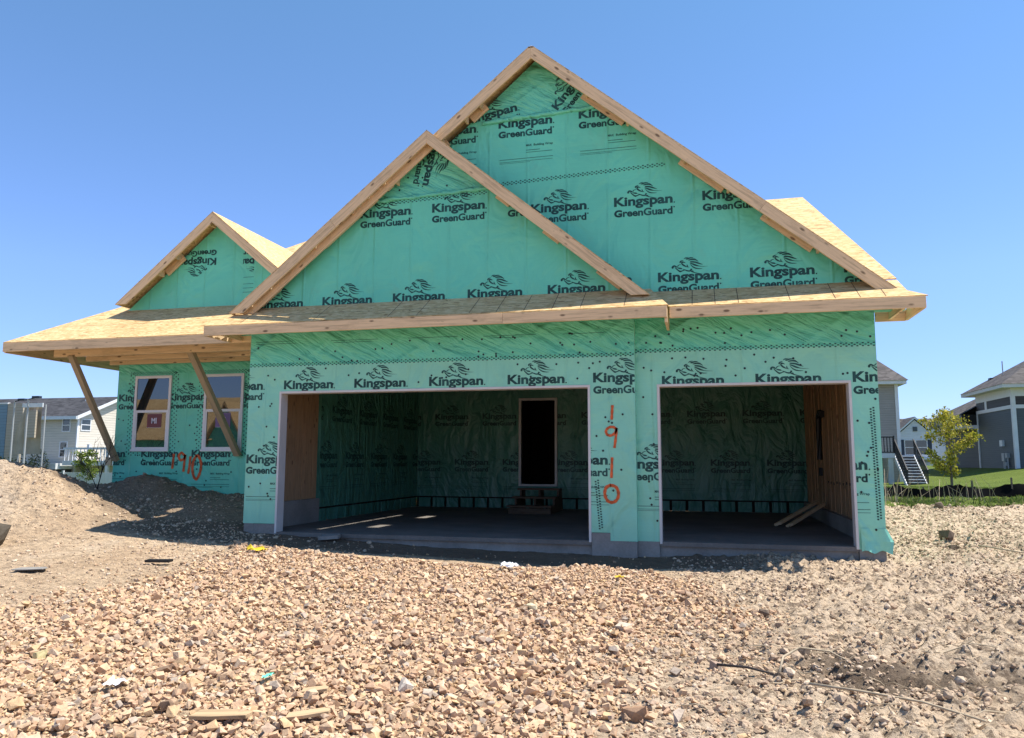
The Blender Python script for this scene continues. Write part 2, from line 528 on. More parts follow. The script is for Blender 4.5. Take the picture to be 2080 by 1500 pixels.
def axis(segs):
    a = []
    for lo, hi, st in segs:
        n = max(1, int(round((hi - lo) / st)))
        a += list(np.linspace(lo, hi, n, endpoint=False))
    a.append(segs[-1][1])
    return np.array(a)
def grow(start, end, first, k=1.25):
    a = []; p = start; s = first
    while p < end:
        p += s; a.append(p); s *= k
    return np.array(a)
def grid_mesh(name, xs, ys, mat, off=0.0, mask=None, zf=height):
    X, Y = np.meshgrid(xs, ys)
    Z = zf(X.ravel(), Y.ravel()).reshape(X.shape) + off
    nx, ny = len(xs), len(ys)
    v = np.stack([X.ravel(), Y.ravel(), Z.ravel()], 1)
    i = np.arange(nx * ny).reshape(ny, nx)
    q = np.stack([i[:-1, :-1], i[:-1, 1:], i[1:, 1:], i[1:, :-1]], -1).reshape(-1, 4)
    if mask is not None:
        c = v[q].mean(1)
        q = q[mask(c[:, 0], c[:, 1])]
        used = np.unique(q); remap = np.zeros(len(v), np.int64); remap[used] = np.arange(len(used))
        v = v[used]; q = remap[q]
    return np_mesh(name, v, q, mat, smooth=True)
def np_mesh(name, v, q, mat, smooth=False, col=None):
    me = bpy.data.meshes.new(name)
    me.vertices.add(len(v)); me.vertices.foreach_set('co', np.asarray(v, np.float32).ravel())
    k = q.shape[1]
    me.loops.add(q.size); me.loops.foreach_set('vertex_index', q.astype(np.int32).ravel())
    me.polygons.add(len(q)); me.polygons.foreach_set('loop_start', np.arange(0, q.size, k, dtype=np.int32))
    me.polygons.foreach_set('loop_total', np.full(len(q), k, np.int32))
    me.polygons.foreach_set('use_smooth', np.full(len(q), bool(smooth)))
    me.materials.append(M[mat] if isinstance(mat, str) else mat)
    if col is not None:
        at = me.color_attributes.new('tint', 'FLOAT_COLOR', 'POINT')
        c4 = np.ones((len(v), 4), np.float32); c4[:, :3] = col
        at.data.foreach_set('color', c4.ravel())
    me.update(calc_edges=True); me.validate()
    o = bpy.data.objects.new(name, me); COL.objects.link(o)
    return o

def ground_mat():
    k = NT('bare_earth', 0.95, 0.1)
    v = k.coord()
    a = k.noise(v, 0.55, 6, 0.6)
    b = k.noise(v, 5.5, 8, 0.7)
    c = k.noise(v, 40, 5, 0.65)
    col = k.ramp(a, [(0.32, (0.47, 0.335, 0.215)), (0.52, (0.56, 0.42, 0.28)), (0.7, (0.57, 0.46, 0.345))])
    col = k.mix(k.math('MULTIPLY', k.ramp(b, [(0.50, (0, 0, 0)), (0.70, (1, 1, 1))]), 0.65), col, (0.235, 0.165, 0.11))
    col = k.mix(0.55, col, k.ramp(c, [(0.3, (0.55, 0.5, 0.46)), (0.6, (1, 1, 1))]), 'MULTIPLY')
    sx = k.n('ShaderNodeSeparateXYZ')
    k.l(v, sx.inputs[0])
    rgt = k.ramp(k.math('MULTIPLY', sx.outputs[0], 0.1), [(0.60, (0, 0, 0)), (0.80, (1, 1, 1))])
    col = k.mix(k.math('MULTIPLY', rgt, 0.6), col, (0.62, 0.485, 0.345))      # paler, drier crust on the right
    mot = k.noise(k.coord((0.55, 1.25, 1.0), (0, 0, 0.55)), 15, 7, 0.74)
    mf = k.math('ADD', 0.5, k.math('MULTIPLY', rgt, 0.36))
    col = k.mix(k.math('MULTIPLY', k.ramp(mot, [(0.49, (0, 0, 0)), (0.575, (1, 1, 1))]), mf), col, (0.150, 0.108, 0.075))  # shadow gaps between clods painted in as dark streaky mottles
    # damp, darker soil turned up on the right of the lot
    m = k.noise(v, 1.6, 6, 0.7)
    damp = k.math('MULTIPLY', k.ramp(sx.outputs[0], [(0.0, (0, 0, 0)), (1.0, (1, 1, 1))]), k.ramp(m, [(0.50, (0, 0, 0)), (0.64, (1, 1, 1))]))
    col = k.mix(k.math('MULTIPLY', damp, 0.22), col, (0.20, 0.15, 0.11))
    # dark soil with painted shade along the foundation; darker trench on the right
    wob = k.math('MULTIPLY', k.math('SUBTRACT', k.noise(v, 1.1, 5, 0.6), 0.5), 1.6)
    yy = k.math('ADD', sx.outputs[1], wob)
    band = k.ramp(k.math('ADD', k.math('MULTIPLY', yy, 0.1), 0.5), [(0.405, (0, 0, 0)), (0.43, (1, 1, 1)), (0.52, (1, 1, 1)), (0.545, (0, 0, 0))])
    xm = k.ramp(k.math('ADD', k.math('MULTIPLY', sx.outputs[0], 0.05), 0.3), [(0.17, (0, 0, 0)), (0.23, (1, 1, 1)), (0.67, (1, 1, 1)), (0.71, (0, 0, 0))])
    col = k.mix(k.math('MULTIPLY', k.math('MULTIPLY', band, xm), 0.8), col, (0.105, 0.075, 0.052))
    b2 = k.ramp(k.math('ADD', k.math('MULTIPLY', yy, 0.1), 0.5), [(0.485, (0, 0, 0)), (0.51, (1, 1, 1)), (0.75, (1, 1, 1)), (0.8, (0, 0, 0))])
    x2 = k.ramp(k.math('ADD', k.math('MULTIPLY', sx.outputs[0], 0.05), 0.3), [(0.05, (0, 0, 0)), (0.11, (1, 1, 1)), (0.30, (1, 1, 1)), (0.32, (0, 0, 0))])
    col = k.mix(k.math('MULTIPLY', k.math('MULTIPLY', b2, x2), 0.65), col, (0.17, 0.12, 0.08))  # shade on the mound beside the house painted into the soil
    tb = k.ramp(k.math('ADD', k.math('MULTIPLY', k.math('ADD', yy, 4.95), 0.25), 0.5), [(0.38, (0, 0, 0)), (0.46, (1, 1, 1)), (0.54, (1, 1, 1)), (0.62, (0, 0, 0))])
    tx = k.ramp(k.math('MULTIPLY', sx.outputs[0], 0.1), [(0.73, (0, 0, 0)), (0.79, (1, 1, 1))])
    col = k.mix(k.math('MULTIPLY', k.math('MULTIPLY', tb, tx), 0.85), col, (0.11, 0.08, 0.058))
    k.color(col)
    n1 = k.bump(k.noise(v, 14, 8, 0.7), 0.9, 0.05)
    k.bump(c, 0.7, 0.02, n1)
    return k.m
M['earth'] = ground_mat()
def lawn_mat():
    k = NT('lawn_grass', 0.9, 0.15)
    v = k.coord()
    a = k.noise(v, 0.35, 5, 0.6); b = k.noise(v, 9, 6, 0.7); c = k.noise(v, 70, 3, 0.7)
    col = k.ramp(a, [(0.35, (0.125, 0.175, 0.026)), (0.65, (0.165, 0.215, 0.036))])
    col = k.mix(0.6, col, k.ramp(b, [(0.3, (0.55, 0.55, 0.5)), (0.65, (1, 1, 1))]), 'MULTIPLY')
    col = k.mix(0.5, col, k.ramp(c, [(0.3, (0.4, 0.4, 0.35)), (0.65, (1, 1, 1))]), 'MULTIPLY')
    k.color(col)
    k.bump(c, 0.8, 0.05, k.bump(b, 0.6, 0.08))
    return k.m
M['lawn'] = lawn_mat()

gx = np.concatenate([-grow(14, 900, 0.3)[::-1], axis([(-14, -6, 0.1), (-6, 1, 0.04), (1, 6.5, 0.04), (6.5, 12.5, 0.024), (12.5, 20, 0.10)]), grow(20, 900, 0.3)])
gy = np.concatenate([-grow(7.6, 900, 0.1)[::-1], axis([(-7.6, -3, 0.025), (-3, 1, 0.033), (1, 4, 0.05), (4, 12, 0.09), (12, 30, 0.5)]), grow(30, 1100, 0.8)])
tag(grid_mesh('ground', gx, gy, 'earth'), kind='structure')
def lawn_mask(x, y):
    edge = 9.6 + 0.5 * np.sin(x * 0.9) + 0.6 * fbm(x, y, 0.8, 3, 3)
    return ((x > 10.0) & (y > edge) & (np.hypot((x - 16.6) / 1.25, (y - 12.6) / 0.95) > 1.0)) | ((x < -13) & (y > 12 + 0.5 * np.sin(x))) | (y > 22)
lx = np.concatenate([-grow(30, 900, 1.0)[::-1], axis([(-30, 8, 1.0), (8, 30, 0.12), (30, 60, 0.8)]), grow(60, 900, 1.5)])
ly = np.concatenate([axis([(8, 16, 0.12), (16, 56, 0.4)]), grow(56, 1100, 1.0)])
tag(grid_mesh('lawn', lx, ly, 'lawn', 0.03, lawn_mask), kind='structure')

# ------------------------------------------------------------------ printed lettering (2D triangles, clipped to the sheet it is printed on)
def text_tris(body, offset=0.0, res=4, spacing=1.0):
    cu = bpy.data.curves.new('t', 'FONT')
    cu.body = body; cu.size = 1.0; cu.offset = offset; cu.resolution_u = res; cu.space_character = spacing
    o = bpy.data.objects.new('t', cu); COL.objects.link(o)
    bpy.context.view_layer.update()
    ev = o.evaluated_get(bpy.context.evaluated_depsgraph_get())
    me = ev.to_mesh(); me.calc_loop_triangles()
    vs = [(v.co.x, v.co.y) for v in me.vertices]
    tr = [[vs[i] for i in t.vertices] for t in me.loop_triangles]
    ev.to_mesh_clear()
    bpy.data.objects.remove(o); bpy.data.curves.remove(cu)
    return tr
def fit(tr, x0, x1, y0, y1):
    xs = [p[0] for t in tr for p in t]; ys = [p[1] for t in tr for p in t]
    ax, bx, ay, by = min(xs), max(xs), min(ys), max(ys)
    return [[(x0 + (p[0] - ax) / (bx - ax) * (x1 - x0), y0 + (p[1] - ay) / (by - ay) * (y1 - y0)) for p in t] for t in tr]
def poly_tris(pts):
    from mathutils.geometry import tessellate_polygon
    vv = [Vector((p[0], p[1], 0)) for p in pts]
    return [[pts[i] for i in t] for t in tessellate_polygon([vv])]
def catmull(pts, n=3):
    out = []; k = len(pts)
    for i in range(k):
        p0, p1, p2, p3 = (np.array(pts[(i + j - 1) % k], float) for j in range(4))
        for s in range(n):
            t = s / n
            out.append(tuple(0.5 * (2 * p1 + (p2 - p0) * t + (2 * p0 - 5 * p1 + 4 * p2 - p3) * t * t + (3 * p1 - p0 - 3 * p2 + p3) * t ** 3)))
    return out
LION = [
 [(850,265),(880,230),(920,215),(975,211),(930,232),(900,245)],
 [(895,262),(940,235),(1010,213),(1060,212),(1095,225),(1010,245),(940,275)],
 [(960,285),(1020,255),(1110,240),(1160,262),(1215,318),(1140,290),(1060,285),(985,297)],
 [(1005,318),(1090,310),(1180,325),(1250,355),(1312,384),(1290,388),(1200,375),(1110,350),(1020,345)],
 [(1000,355),(1080,368),(1160,395),(1240,425),(1330,430),(1450,426),(1330,440),(1220,440),(1130,430),(1050,395),(1005,372)],
 [(1005,380),(1050,425),(1110,462),(1200,485),(1310,488),(1240,505),(1150,505),(1080,480),(1030,430)],
 [(745,350),(760,320),(800,300),(850,295),(815,318),(785,340),(775,365),(760,375)],
 [(790,345),(830,325),(880,345),(895,365),(850,360),(820,370),(810,410),(792,395)],
 [(795,398),(830,382),(852,405),(895,432),(930,458),(985,475),(920,470),(860,455),(820,430)],
 [(930,395),(945,420),(960,455),(990,472),(945,462),(922,440)],
 [(550,510),(555,470),(600,435),(650,440),(690,475),(680,492),(640,478),(610,470),(600,505),(575,525)],
 [(625,478),(680,515),(740,560),(790,565),(850,540),(900,545),(840,568),(770,605),(735,600),(680,555),(640,512)],
 [(690,455),(710,425),(760,405),(782,412),(735,430),(712,455),(705,480)],
 [(690,490),(740,488),(790,495),(815,520),(780,528),(730,522),(700,505)],
 [(815,523),(880,532),(950,550),(1000,545),(1015,505),(1060,512),(1045,538),(1010,578),(940,582),(880,556)],
 [(1010,575),(1070,548),(1095,583),(1180,606),(1320,627),(1200,624),(1090,608)],
]
def lion_xy(p):
    k = 0.85 / 1495.0
    return ((p[0] - 205) * k, (890 - 0.0936 * (p[0] - 205) - p[1]) * k)
def pstroke(pts, w, closed=False):
    """2D ribbon along a smoothed polyline"""
    P = [np.array(p, float) for p in pts]
    Q = []
    for i in range(len(P) - 1):
        p0 = P[i - 1] if i else P[i] * 2 - P[i + 1]
        p3 = P[i + 2] if i + 2 < len(P) else P[i + 1] * 2 - P[i]
        for s in range(5):
            t = s / 5
            Q.append(0.5 * (2 * P[i] + (P[i + 1] - p0) * t + (2 * p0 - 5 * P[i] + 4 * P[i + 1] - p3) * t * t + (3 * P[i] - p0 - 3 * P[i + 1] + p3) * t ** 3))
    Q.append(P[-1])
    L, R_ = [], []
    for i, p in enumerate(Q):
        d = Q[min(i + 1, len(Q) - 1)] - Q[max(i - 1, 0)]
        d = d / (np.linalg.norm(d) + 1e-9)
        n = np.array((-d[1], d[0]))
        ww = w * (0.5 + 0.06 * math.sin(i * 1.7))
        L.append(tuple(p + n * ww)); R_.append(tuple(p - n * ww))
    out = []
    for i in range(len(Q) - 1):
        out += [[L[i], R_[i], R_[i + 1]], [L[i], R_[i + 1], L[i + 1]]]
    return out
def rect(x0, x1, y0, y1):
    return [[(x0, y0), (x1, y0), (x1, y1)], [(x0, y0), (x1, y1), (x0, y1)]]
def disc(x, y, r, n=8):
    p = [(x + r * math.cos(2 * PI * i / n), y + r * math.sin(2 * PI * i / n)) for i in range(n)]
    return [[p[0], p[i], p[i + 1]] for i in range(1, n - 1)]

T_king = fit(text_tris('Kingspan', 0.036), 0.0, 0.85, -0.043, 0.142)
T_green = fit(text_tris('G', 0.055), 0.0, 0.118, -0.163, -0.052) + fit(text_tris('reenGuard', 0.034), 0.128, 0.845, -0.163, -0.047)
T_logo = T_king + T_green + disc(0.872, 0.008, 0.011) + disc(0.868, -0.062, 0.012)
for pg in LION:
    T_logo += poly_tris(catmull([lion_xy(p) for p in pg]))
T_small = fit(text_tris('MAX', 0.03), 0.44, 0.53, -0.33, -0.295) + fit(text_tris('Building Wrap', 0.02), 0.56, 0.86, -0.339, -0.295)
T_small += rect(0.44, 0.66, -0.395, -0.387) + rect(0.44, 0.85, -0.43, -0.423)
T_small += rect(0.02, 0.86, -0.52, -0.513) + rect(0.02, 0.86, -0.56, -0.555) + rect(0.02, 0.5, -0.58, -0.576)
T_MI = fit(text_tris('MI', 0.03), 0, 1, 0, 1)

def clip_convex(poly, cell):
    """Sutherland-Hodgman against a counter-clockwise convex cell"""
    out = poly
    n = len(cell)
    for i in range(n):
        ax, ay = cell[i]; bx, by = cell[(i + 1) % n]
        ex, ey = bx - ax, by - ay
        src, out = out, []
        if not src:
            return []
        ds = [ex * (p[1] - ay) - ey * (p[0] - ax) for p in src]
        for j in range(len(src)):
            p, dp = src[j], ds[j]; q, dq = src[j - 1], ds[j - 1]
            if (dp >= 0) != (dq >= 0):
                t = dq / (dq - dp)
                out.append((q[0] + (p[0] - q[0]) * t, q[1] + (p[1] - q[1]) * t))
            if dp >= 0:
                out.append(p)
    return out
def place(tr, x, z, rot=0.0, sc=1.0):
    c, s = math.cos(rot) * sc, math.sin(rot) * sc
    return [[(x + p[0] * c - p[1] * s, z + p[0] * s + p[1] * c) for p in t] for t in tr]
class Sheet:
    """A sheet of printed house wrap: convex cells in (u, v), its printing, and a mapping to 3D."""
    def __init__(self, fmap, thick):
        self.f = fmap; self.th = Vector(thick); self.cells = []; self.prints = []
    def cell(self, pts, mi=0):
        a = sum(pts[i][0] * pts[(i + 1) % len(pts)][1] - pts[(i + 1) % len(pts)][0] * pts[i][1] for i in range(len(pts)))
        self.cells.append((pts if a > 0 else pts[::-1], mi))
    def rect(self, u0, u1, v0, v1, mi=0):
        self.cell([(u0, v0), (u1, v0), (u1, v1), (u0, v1)], mi)
    def add(self, tr, mi=3, clip=None, lift=1):
        self.prints.append((tr, mi, clip, lift))
    def logo(self, x, z, rot=0.0, small=False, clip=None, sc=1.0):
        self.add(place(T_logo + (T_small if small else []), x, z, rot, sc), 3, clip)
    def seam(self, u0, u1, z0, z1=None):
        z1 = z0 if z1 is None else z1
        tr = []; n = int(abs(u1 - u0) / 0.034)
        for i in range(n):
            t = i / n; u = u0 + (u1 - u0) * t; z = z0 + (z1 - z0) * t
            for r in range(3):
                if (i + r) % 2 == 0:
                    tr += rect(u, u + 0.026, z + r * 0.02, z + r * 0.02 + 0.016)
        self.add(tr)
    def vseam(self, u, z0, z1, tilt=0.0):
        tr = []
        for i in range(int((z1 - z0) / 0.036)):
            z = z0 + i * 0.036
            for r in range(2):
                tr += rect(u + r * 0.035 + tilt * (z - z0), u + r * 0.035 + 0.024 + tilt * (z - z0), z + r * 0.018, z + r * 0.018 + 0.02)
        self.add(tr)
    def caps(self, n, u0, u1, v0, v1, seed):
        r = random.Random(seed); tr = []
        for _ in range(n):
            tr += disc(r.uniform(u0, u1), r.uniform(v0, v1), 0.016)
        self.add(tr, 4, None, 2)
    def build(self, name, mats, parent, label=None):
        mb = MB()
        for pts, mi in self.cells:
            mb.prism([self.f(u, v, 0.0) for u, v in pts], self.th, mi)
        for tr, mi, clip, lift in self.prints:
            cells = [c for c, _ in self.cells] if clip is None else [clip]
            for cell in cells:
                cx0 = min(p[0] for p in cell); cx1 = max(p[0] for p in cell); cy0 = min(p[1] for p in cell); cy1 = max(p[1] for p in cell)
                for t in tr:
                    if max(p[0] for p in t) < cx0 or min(p[0] for p in t) > cx1 or max(p[1] for p in t) < cy0 or min(p[1] for p in t) > cy1:
                        continue
                    c = clip_convex(t, cell)
                    if len(c) >= 3:
                        mb.poly([self.f(u, v, 0.0025 * lift) for u, v in c], mi)
        o = mb.build(name, mats, parent, recalc=False)
        if label: o['label'] = label
        return o
WM = ['wrap', 'band', 'gable', 'ink', 'cap', 'paint', 'hang_shade']

# ------------------------------------------------------------------ the house under construction
house = empty('house_under_construction', (0, 0, 0), 'unfinished house in green printed house wrap with bare wood roof edges', 'house')
H = 2.155
XB, YB, XR = 6.129, 0.128, 9.316
A0, A1 = 0.58, 5.46                       # wide garage opening
B0, B1 = 6.463, 8.952                     # narrow garage opening
T = 0.035
ZS = 2.60                                 # seam height on the garage front

def front(y):
    return lambda u, v, d: (u, y - d, v)

# front wall of the projecting garage bay
s = Sheet(front(0.0), (0, 0.14, 0))
s.rect(-0.01, A0 - T, 0.125, ZS); s.rect(A0 - T, A1 + T, H + T, ZS); s.rect(A1 + T, 5.76, 0.115, ZS); s.rect(5.76, XB, 0.005, ZS)
s.rect(-0.01, XB, ZS, 3.12, 1)
for x in (-0.61, 0.614, 1.825, 3.052, 4.275, 5.539):
    s.logo(x, 2.222, clip=None)
for x in (0.0, 4.885):
    s.logo(x, 1.055, small=True)
s.seam(0.0, XB, 2.588); s.vseam(5.60, 0.16, 0.86, -0.08)
for u0, u1, z in ((0.08, 0.75, 2.99), (0.08, 0.8, 2.955), (1.4, 2.2, 2.97), (1.45, 2.1, 2.94), (2.7, 3.5, 2.965), (3.9, 4.7, 2.95), (4.0, 4.5, 2.92), (5.1, 5.7, 2.94)):
    s.add(rect(u0, u1, z, z + 0.006))
s.caps(34, 0.05, XB - 0.05, 2.63, 2.95, 3); s.caps(26, 0.05, XB - 0.1, 2.26, 2.56, 4); s.caps(12, 0.06, 0.5, 0.3, 2.1, 5)
s.caps(9, 5.58, 6.05, 0.2, 2.1, 6)
oz = lambda px, py: (5.777 + (px - 1240) * 0.0068, 1.523 - (py - 877) * 0.00687)
for st, w in (([(1245, 823), (1244, 838), (1243, 853)], 0.036), ([(1252, 872), (1246, 868), (1237, 869), (1231, 876), (1234, 884), (1243, 885), (1251, 878), (1253, 870), (1251, 890), (1248, 911)], 0.036),
              ([(1243, 930), (1242, 950), (1241, 972)], 0.036), ([(1240, 986), (1230, 991), (1227, 1004), (1232, 1017), (1242, 1021), (1252, 1015), (1255, 1002), (1250, 990), (1238, 986)], 0.042)):
    s.add(pstroke([oz(*p) for p in st], w), 5, None, 3)
s.build('front_wall', WM, house, 'garage bay wall with the orange painted number on its narrow pier')
# side of the bay
s = Sheet(lambda u, v, d: (XB + 0.003 + d, u, v), (-0.12, 0, 0))
s.rect(0.004, YB, 0.0, 3.1, 0)
s.caps(7, 0.02, YB - 0.02, 0.3, 2.9, 61)
s.build('bay_side_wall', WM, house)

# front wall of the narrow garage bay
s = Sheet(front(YB), (0, 0.14, 0))
s.rect(XB + 0.003, B0 - T, 0.0, ZS + 0.06); s.rect(B0 - T, B1 + T, H + T, ZS + 0.06); s.rect(B1 + T, XR, -0.03, ZS + 0.06)
s.rect(XB + 0.003, XR, ZS + 0.06, 3.12, 1)
for x in (6.50, 7.767, 9.01):
    s.logo(x, 2.165)
for x in (5.93, 8.285):
    s.logo(x, 1.0, small=True)
s.seam(XB, XR, 2.645); s.vseam(9.22, 0.35, 1.86, -0.015)
s.caps(22, XB + 0.1, XR - 0.06, 2.72, 2.98, 8); s.caps(20, XB + 0.1, XR - 0.06, 2.26, 2.6, 9); s.caps(8, 6.18, 6.4, 0.2, 2.1, 10); s.caps(11, 9.02, 9.28, 0.15, 2.0, 11)
s.build('front_wall', WM, house, 'wall round the smaller right garage opening')

# window wall of the recessed left wing
YW = 2.15
XL = -4.39
s = Sheet(front(YW), (0, 0.14, 0))
s.rect(XL, -0.011, 0.0, 2.82, 2)
s.rect(XL, -0.011, 2.82, 4.12, 1)
for x in (-4.345, -3.2, -2.0):
    s.logo(x, 2.275)
for x in (-4.97, -3.745, -2.6, -1.35):
    s.logo(x, 1.165, small=True)
def holes(x0, x1, z0, z1, seed):
    """green flashing tape with dots round a window"""
    tr = []
    for a, b, c, d in ((x0 - 0.16, x0, z0 - 0.1, z1 + 0.06), (x1, x1 + 0.16, z0 - 0.1, z1 + 0.06), (x0 - 0.1, x1 + 0.1, z0 - 0.12, z0)):
        i = 0; u = a + 0.03
        while u < b - 0.01:
            v = c + (0.03 if i % 2 else 0.07)
            while v < d:
                tr += disc(u, v, 0.014, 6); v += 0.08
            u += 0.05; i += 1
    s.add(tr, 3)
WN = [(-3.96, -3.12, 1.295, 2.775), (-2.37, -1.505, 1.295, 2.775)]
for i, w in enumerate(WN):
    holes(*w, i)
s.seam(-2.4, -1.3, 2.80); s.seam(-4.1, -3.0, 2.80)
s.caps(26, XL + 0.05, -0.2, 0.55, 1.25, 21); s.caps(8, -3.0, -2.5, 1.3, 2.7, 22); s.caps(5, XL + 0.02, -4.1, 1.3, 2.7, 23)
wz = lambda px, py: (-3.739 + (px - 287) * 0.0110, 1.155 - (py - 933) * 0.0094)
for st, w in (([(355, 925), (354, 940), (353, 956)], 0.05), ([(376, 928), (370, 923), (365, 930), (369, 938), (376, 935), (378, 927), (377, 945), (376, 962)], 0.05), ([(389, 930), (388, 948), (386, 966)], 0.05),
              ([(402, 928), (396, 938), (394, 955), (398, 972), (404, 976), (410, 962), (411, 945), (406, 931), (400, 929)], 0.055)):
    s.add(pstroke([wz(*p) for p in st], w), 5, None, 3)
s.build('window_wall', WM, house, 'recessed wall with two white windows and a smeared orange number')

# windows
for i, (x0, x1, z0, z1) in enumerate(WN):
    yf = YW - 0.035
    f = MB()
    f.box(x0, x0 + 0.055, yf, YW - 0.001, z0, z1); f.box(x1 - 0.055, x1, yf, YW - 0.001, z0, z1)
    f.box(x0 + 0.055, x1 - 0.055, yf, YW - 0.001, z1 - 0.055, z1); f.box(x0 + 0.055, x1 - 0.055, yf, YW - 0.001, z0, z0 + 0.065)
    f.box(x0 - 0.02, x1 + 0.02, yf - 0.012, yf - 0.001, z0 - 0.02, z0 + 0.02)
    fr = f.build('window', 'vinyl', house, bevel=0.004)
    fr['label'] = ['white window on the left with a red sticker', 'white window half behind the wooden brace, with a purple sticker'][i]
    zm = (z0 + z1) / 2 + 0.03
    m = MB(); m.box(x0 + 0.055, x1 - 0.055, yf + 0.004, YW - 0.004, zm - 0.025, zm + 0.025)
    m.box(x0 + 0.055, x0 + 0.085, yf + 0.006, YW - 0.004, z0 + 0.065, zm - 0.025); m.box(x1 - 0.085, x1 - 0.055, yf + 0.006, YW - 0.004, z0 + 0.065, zm - 0.025)
    m.build('sash', 'vinyl', fr)
    g = MB(); g.box(x0 + 0.055, x1 - 0.055, yf + 0.012, yf + 0.018, zm + 0.025, z1 - 0.055)
    g.build('pane', 'glass', fr)
    g = MB(); g.box(x0 + 0.085, x1 - 0.085, yf + 0.019, yf + 0.025, z0 + 0.065, zm - 0.025)
    g.build('pane', 'glass', fr)
    st = MB(); cx = (x0 + x1) / 2 + (0.06 if i == 0 else 0.0)
    u0, u1, v0, v1 = cx - 0.16, cx + 0.17, zm - 0.32, zm - 0.05
    yy = yf + 0.017
    st.box(u0, u1, yy - 0.001, yy, v0, v1, 0)
    for t in fit(T_MI, u0 + 0.10, u1 - 0.11, v0 + 0.08, v1 - 0.08):
        st.poly([(p[0], yy - 0.0025, p[1]) for p in t], 1)
    for a, b, c, d in ((u0, u1, v0 - 0.004, v0), (u0, u1, v1, v1 + 0.004)):
        st.box(a, b, yy - 0.0015, yy, c, d, 1)
    st.build('sticker', ['stickred' if i == 0 else 'stickpur', 'sticktxt'], fr, recalc=False)

# roof geometry ------------------------------------------------------
SL = 0.824                                    # gable slope
def gable_roof(px, pz, half_l, half_r):
    return (px - half_l, pz - SL * half_l), (px, pz), (px + half_r, pz - SL * half_r)
PK1 = (3.062, 6.135); PK2 = (4.666, 7.375); PK3 = (-1.855, 5.785)
ZB1, ZB2, ZB3 = 3.55, 3.53, 4.02              # where gable walls meet the lower roofs

def gable_sheet(pk, zb, y, foldz=None, xlim=None):
    """triangular wall under the rakes (0.03 below the deck)"""
    z = pk[1] - 0.10
    hl = (z - zb) / SL
    return [(pk[0] - hl, zb), (pk[0] + hl, zb), (pk[0], z)]

# left garage gable wall
s = Sheet(front(0.0), (0, 0.12, 0))
a, b, c = gable_sheet(PK1, 3.12, 0)
zc = 5.22
f1 = ((c[1] - zc) / SL)
s.cell([a, b, (PK1[0] + f1, zc + 0.04), (PK1[0] - f1, zc - 0.04)], 2)
up = [(PK1[0] - f1, zc - 0.04), (PK1[0] + f1, zc + 0.04), c]
s.cell(up, 1)
low = s.cells[0][0]
for x in (1.852, 3.056, 4.268):
    s.logo(x, 4.925, clip=low)
for x in (0.045, 1.236, 2.434, 3.646, 4.88):
    s.logo(x, 3.538, clip=low)
rot = math.atan2(-0.731, -0.167)
s.logo(2.885 + 0.85 * 0.223, 5.385 + 0.85 * 0.975, rot, clip=s.cells[1][0])
s.seam(1.96, 3.95, 5.10, 5.155)
s.caps(6, 2.3, 3.8, 5.3, 5.6, 31)
s.build('gable_wall', WM, house, 'wrapped wall of the middle gable')
# big gable wall
s = Sheet(front(YB), (0, 0.12, 0))
a, b, c = gable_sheet(PK2, 3.12, 0)
z1, z2 = 5.37, 6.40
h1 = (c[1] - z1) / SL; h2 = (c[1] - z2) / SL
s.cell([a, b, (PK2[0] + h1, z1), (PK2[0] - h1, z1)], 2)
s.cell([(PK2[0] - h1, z1), (PK2[0] + h1, z1), (PK2[0] + h2, z2 + 0.02), (PK2[0] - h2, z2 - 0.05)], 2)
s.cell([(PK2[0] - h2, z2 - 0.05), (PK2[0] + h2, z2 + 0.02), c], 1)
for x in (3.37, 4.60, 5.858, 7.126):
    s.logo(x, 4.835, clip=s.cells[0][0])
for x in (5.25, 6.475, 7.745, 8.97):
    s.logo(x, 3.665, clip=s.cells[0][0])
for x in (2.87, 4.082, 5.34):
    s.logo(x, 6.235 + (x - 4.0) * 0.02, small=True, clip=s.cells[1][0])
s.logo(5.02, 6.43, math.radians(52), clip=s.cells[2][0], sc=0.95)
s.logo(3.55, 6.35, math.radians(10), clip=s.cells[2][0])
s.seam(3.6, 6.62, 5.29, 5.40); s.seam(3.9, 5.6, 6.33, 6.39)
s.build('gable_wall', WM, house, 'wrapped wall of the tallest gable')
# small gable wall on the left
Y3 = 1.70
s = Sheet(front(Y3), (0, 0.12, 0))
a, b, c = gable_sheet(PK3, 3.7, 0)
s.cell([a, (-1.36, 3.7), (-1.36, c[1] - SL * (-1.36 - c[0])), c], 2)
s.cell([(-1.36, 3.7), b, (-1.36, c[1] - SL * (-1.36 - c[0]))], 2)
s.logo(-1.945, 4.975, PI, clip=s.cells[0][0])
s.logo(-0.60, 4.915, PI, clip=[(-1.36, 4.66), (-1.12, 4.66), (-1.12, 5.3), (-1.36, 5.3)])
for u, z in ((-1.34, 4.55), (-1.34, 4.42), (-1.34, 4.34), (-1.34, 4.26), (-0.62, 4.50), (-0.66, 4.42), (-0.7, 4.36)):
    s.add(rect(u, u + 0.22, z, z + 0.007))
s.build('gable_wall', WM, house, 'wrapped wall of the small left gable, printed upside down')

# rolled fold of wrap between the sheets on the gables
def fold(x0, z0, x1, z1, y, r=0.035):
    mb = MB(); n = 24
    rr = random.Random(int(x0 * 100))
    mb.tube([(x0 + (x1 - x0) * i / n, y - 0.008, z0 + (z1 - z0) * i / n + rr.uniform(-0.008, 0.008)) for i in range(n + 1)], [r * rr.uniform(0.6, 1.25) for _ in range(n + 1)], 7)
    mb.build('wrap_fold', 'band', house, smooth=True)
fold(2.02, 5.175, 4.0, 5.25, 0.0); fold(3.82, 6.35, 5.72, 6.425, YB, 0.04)

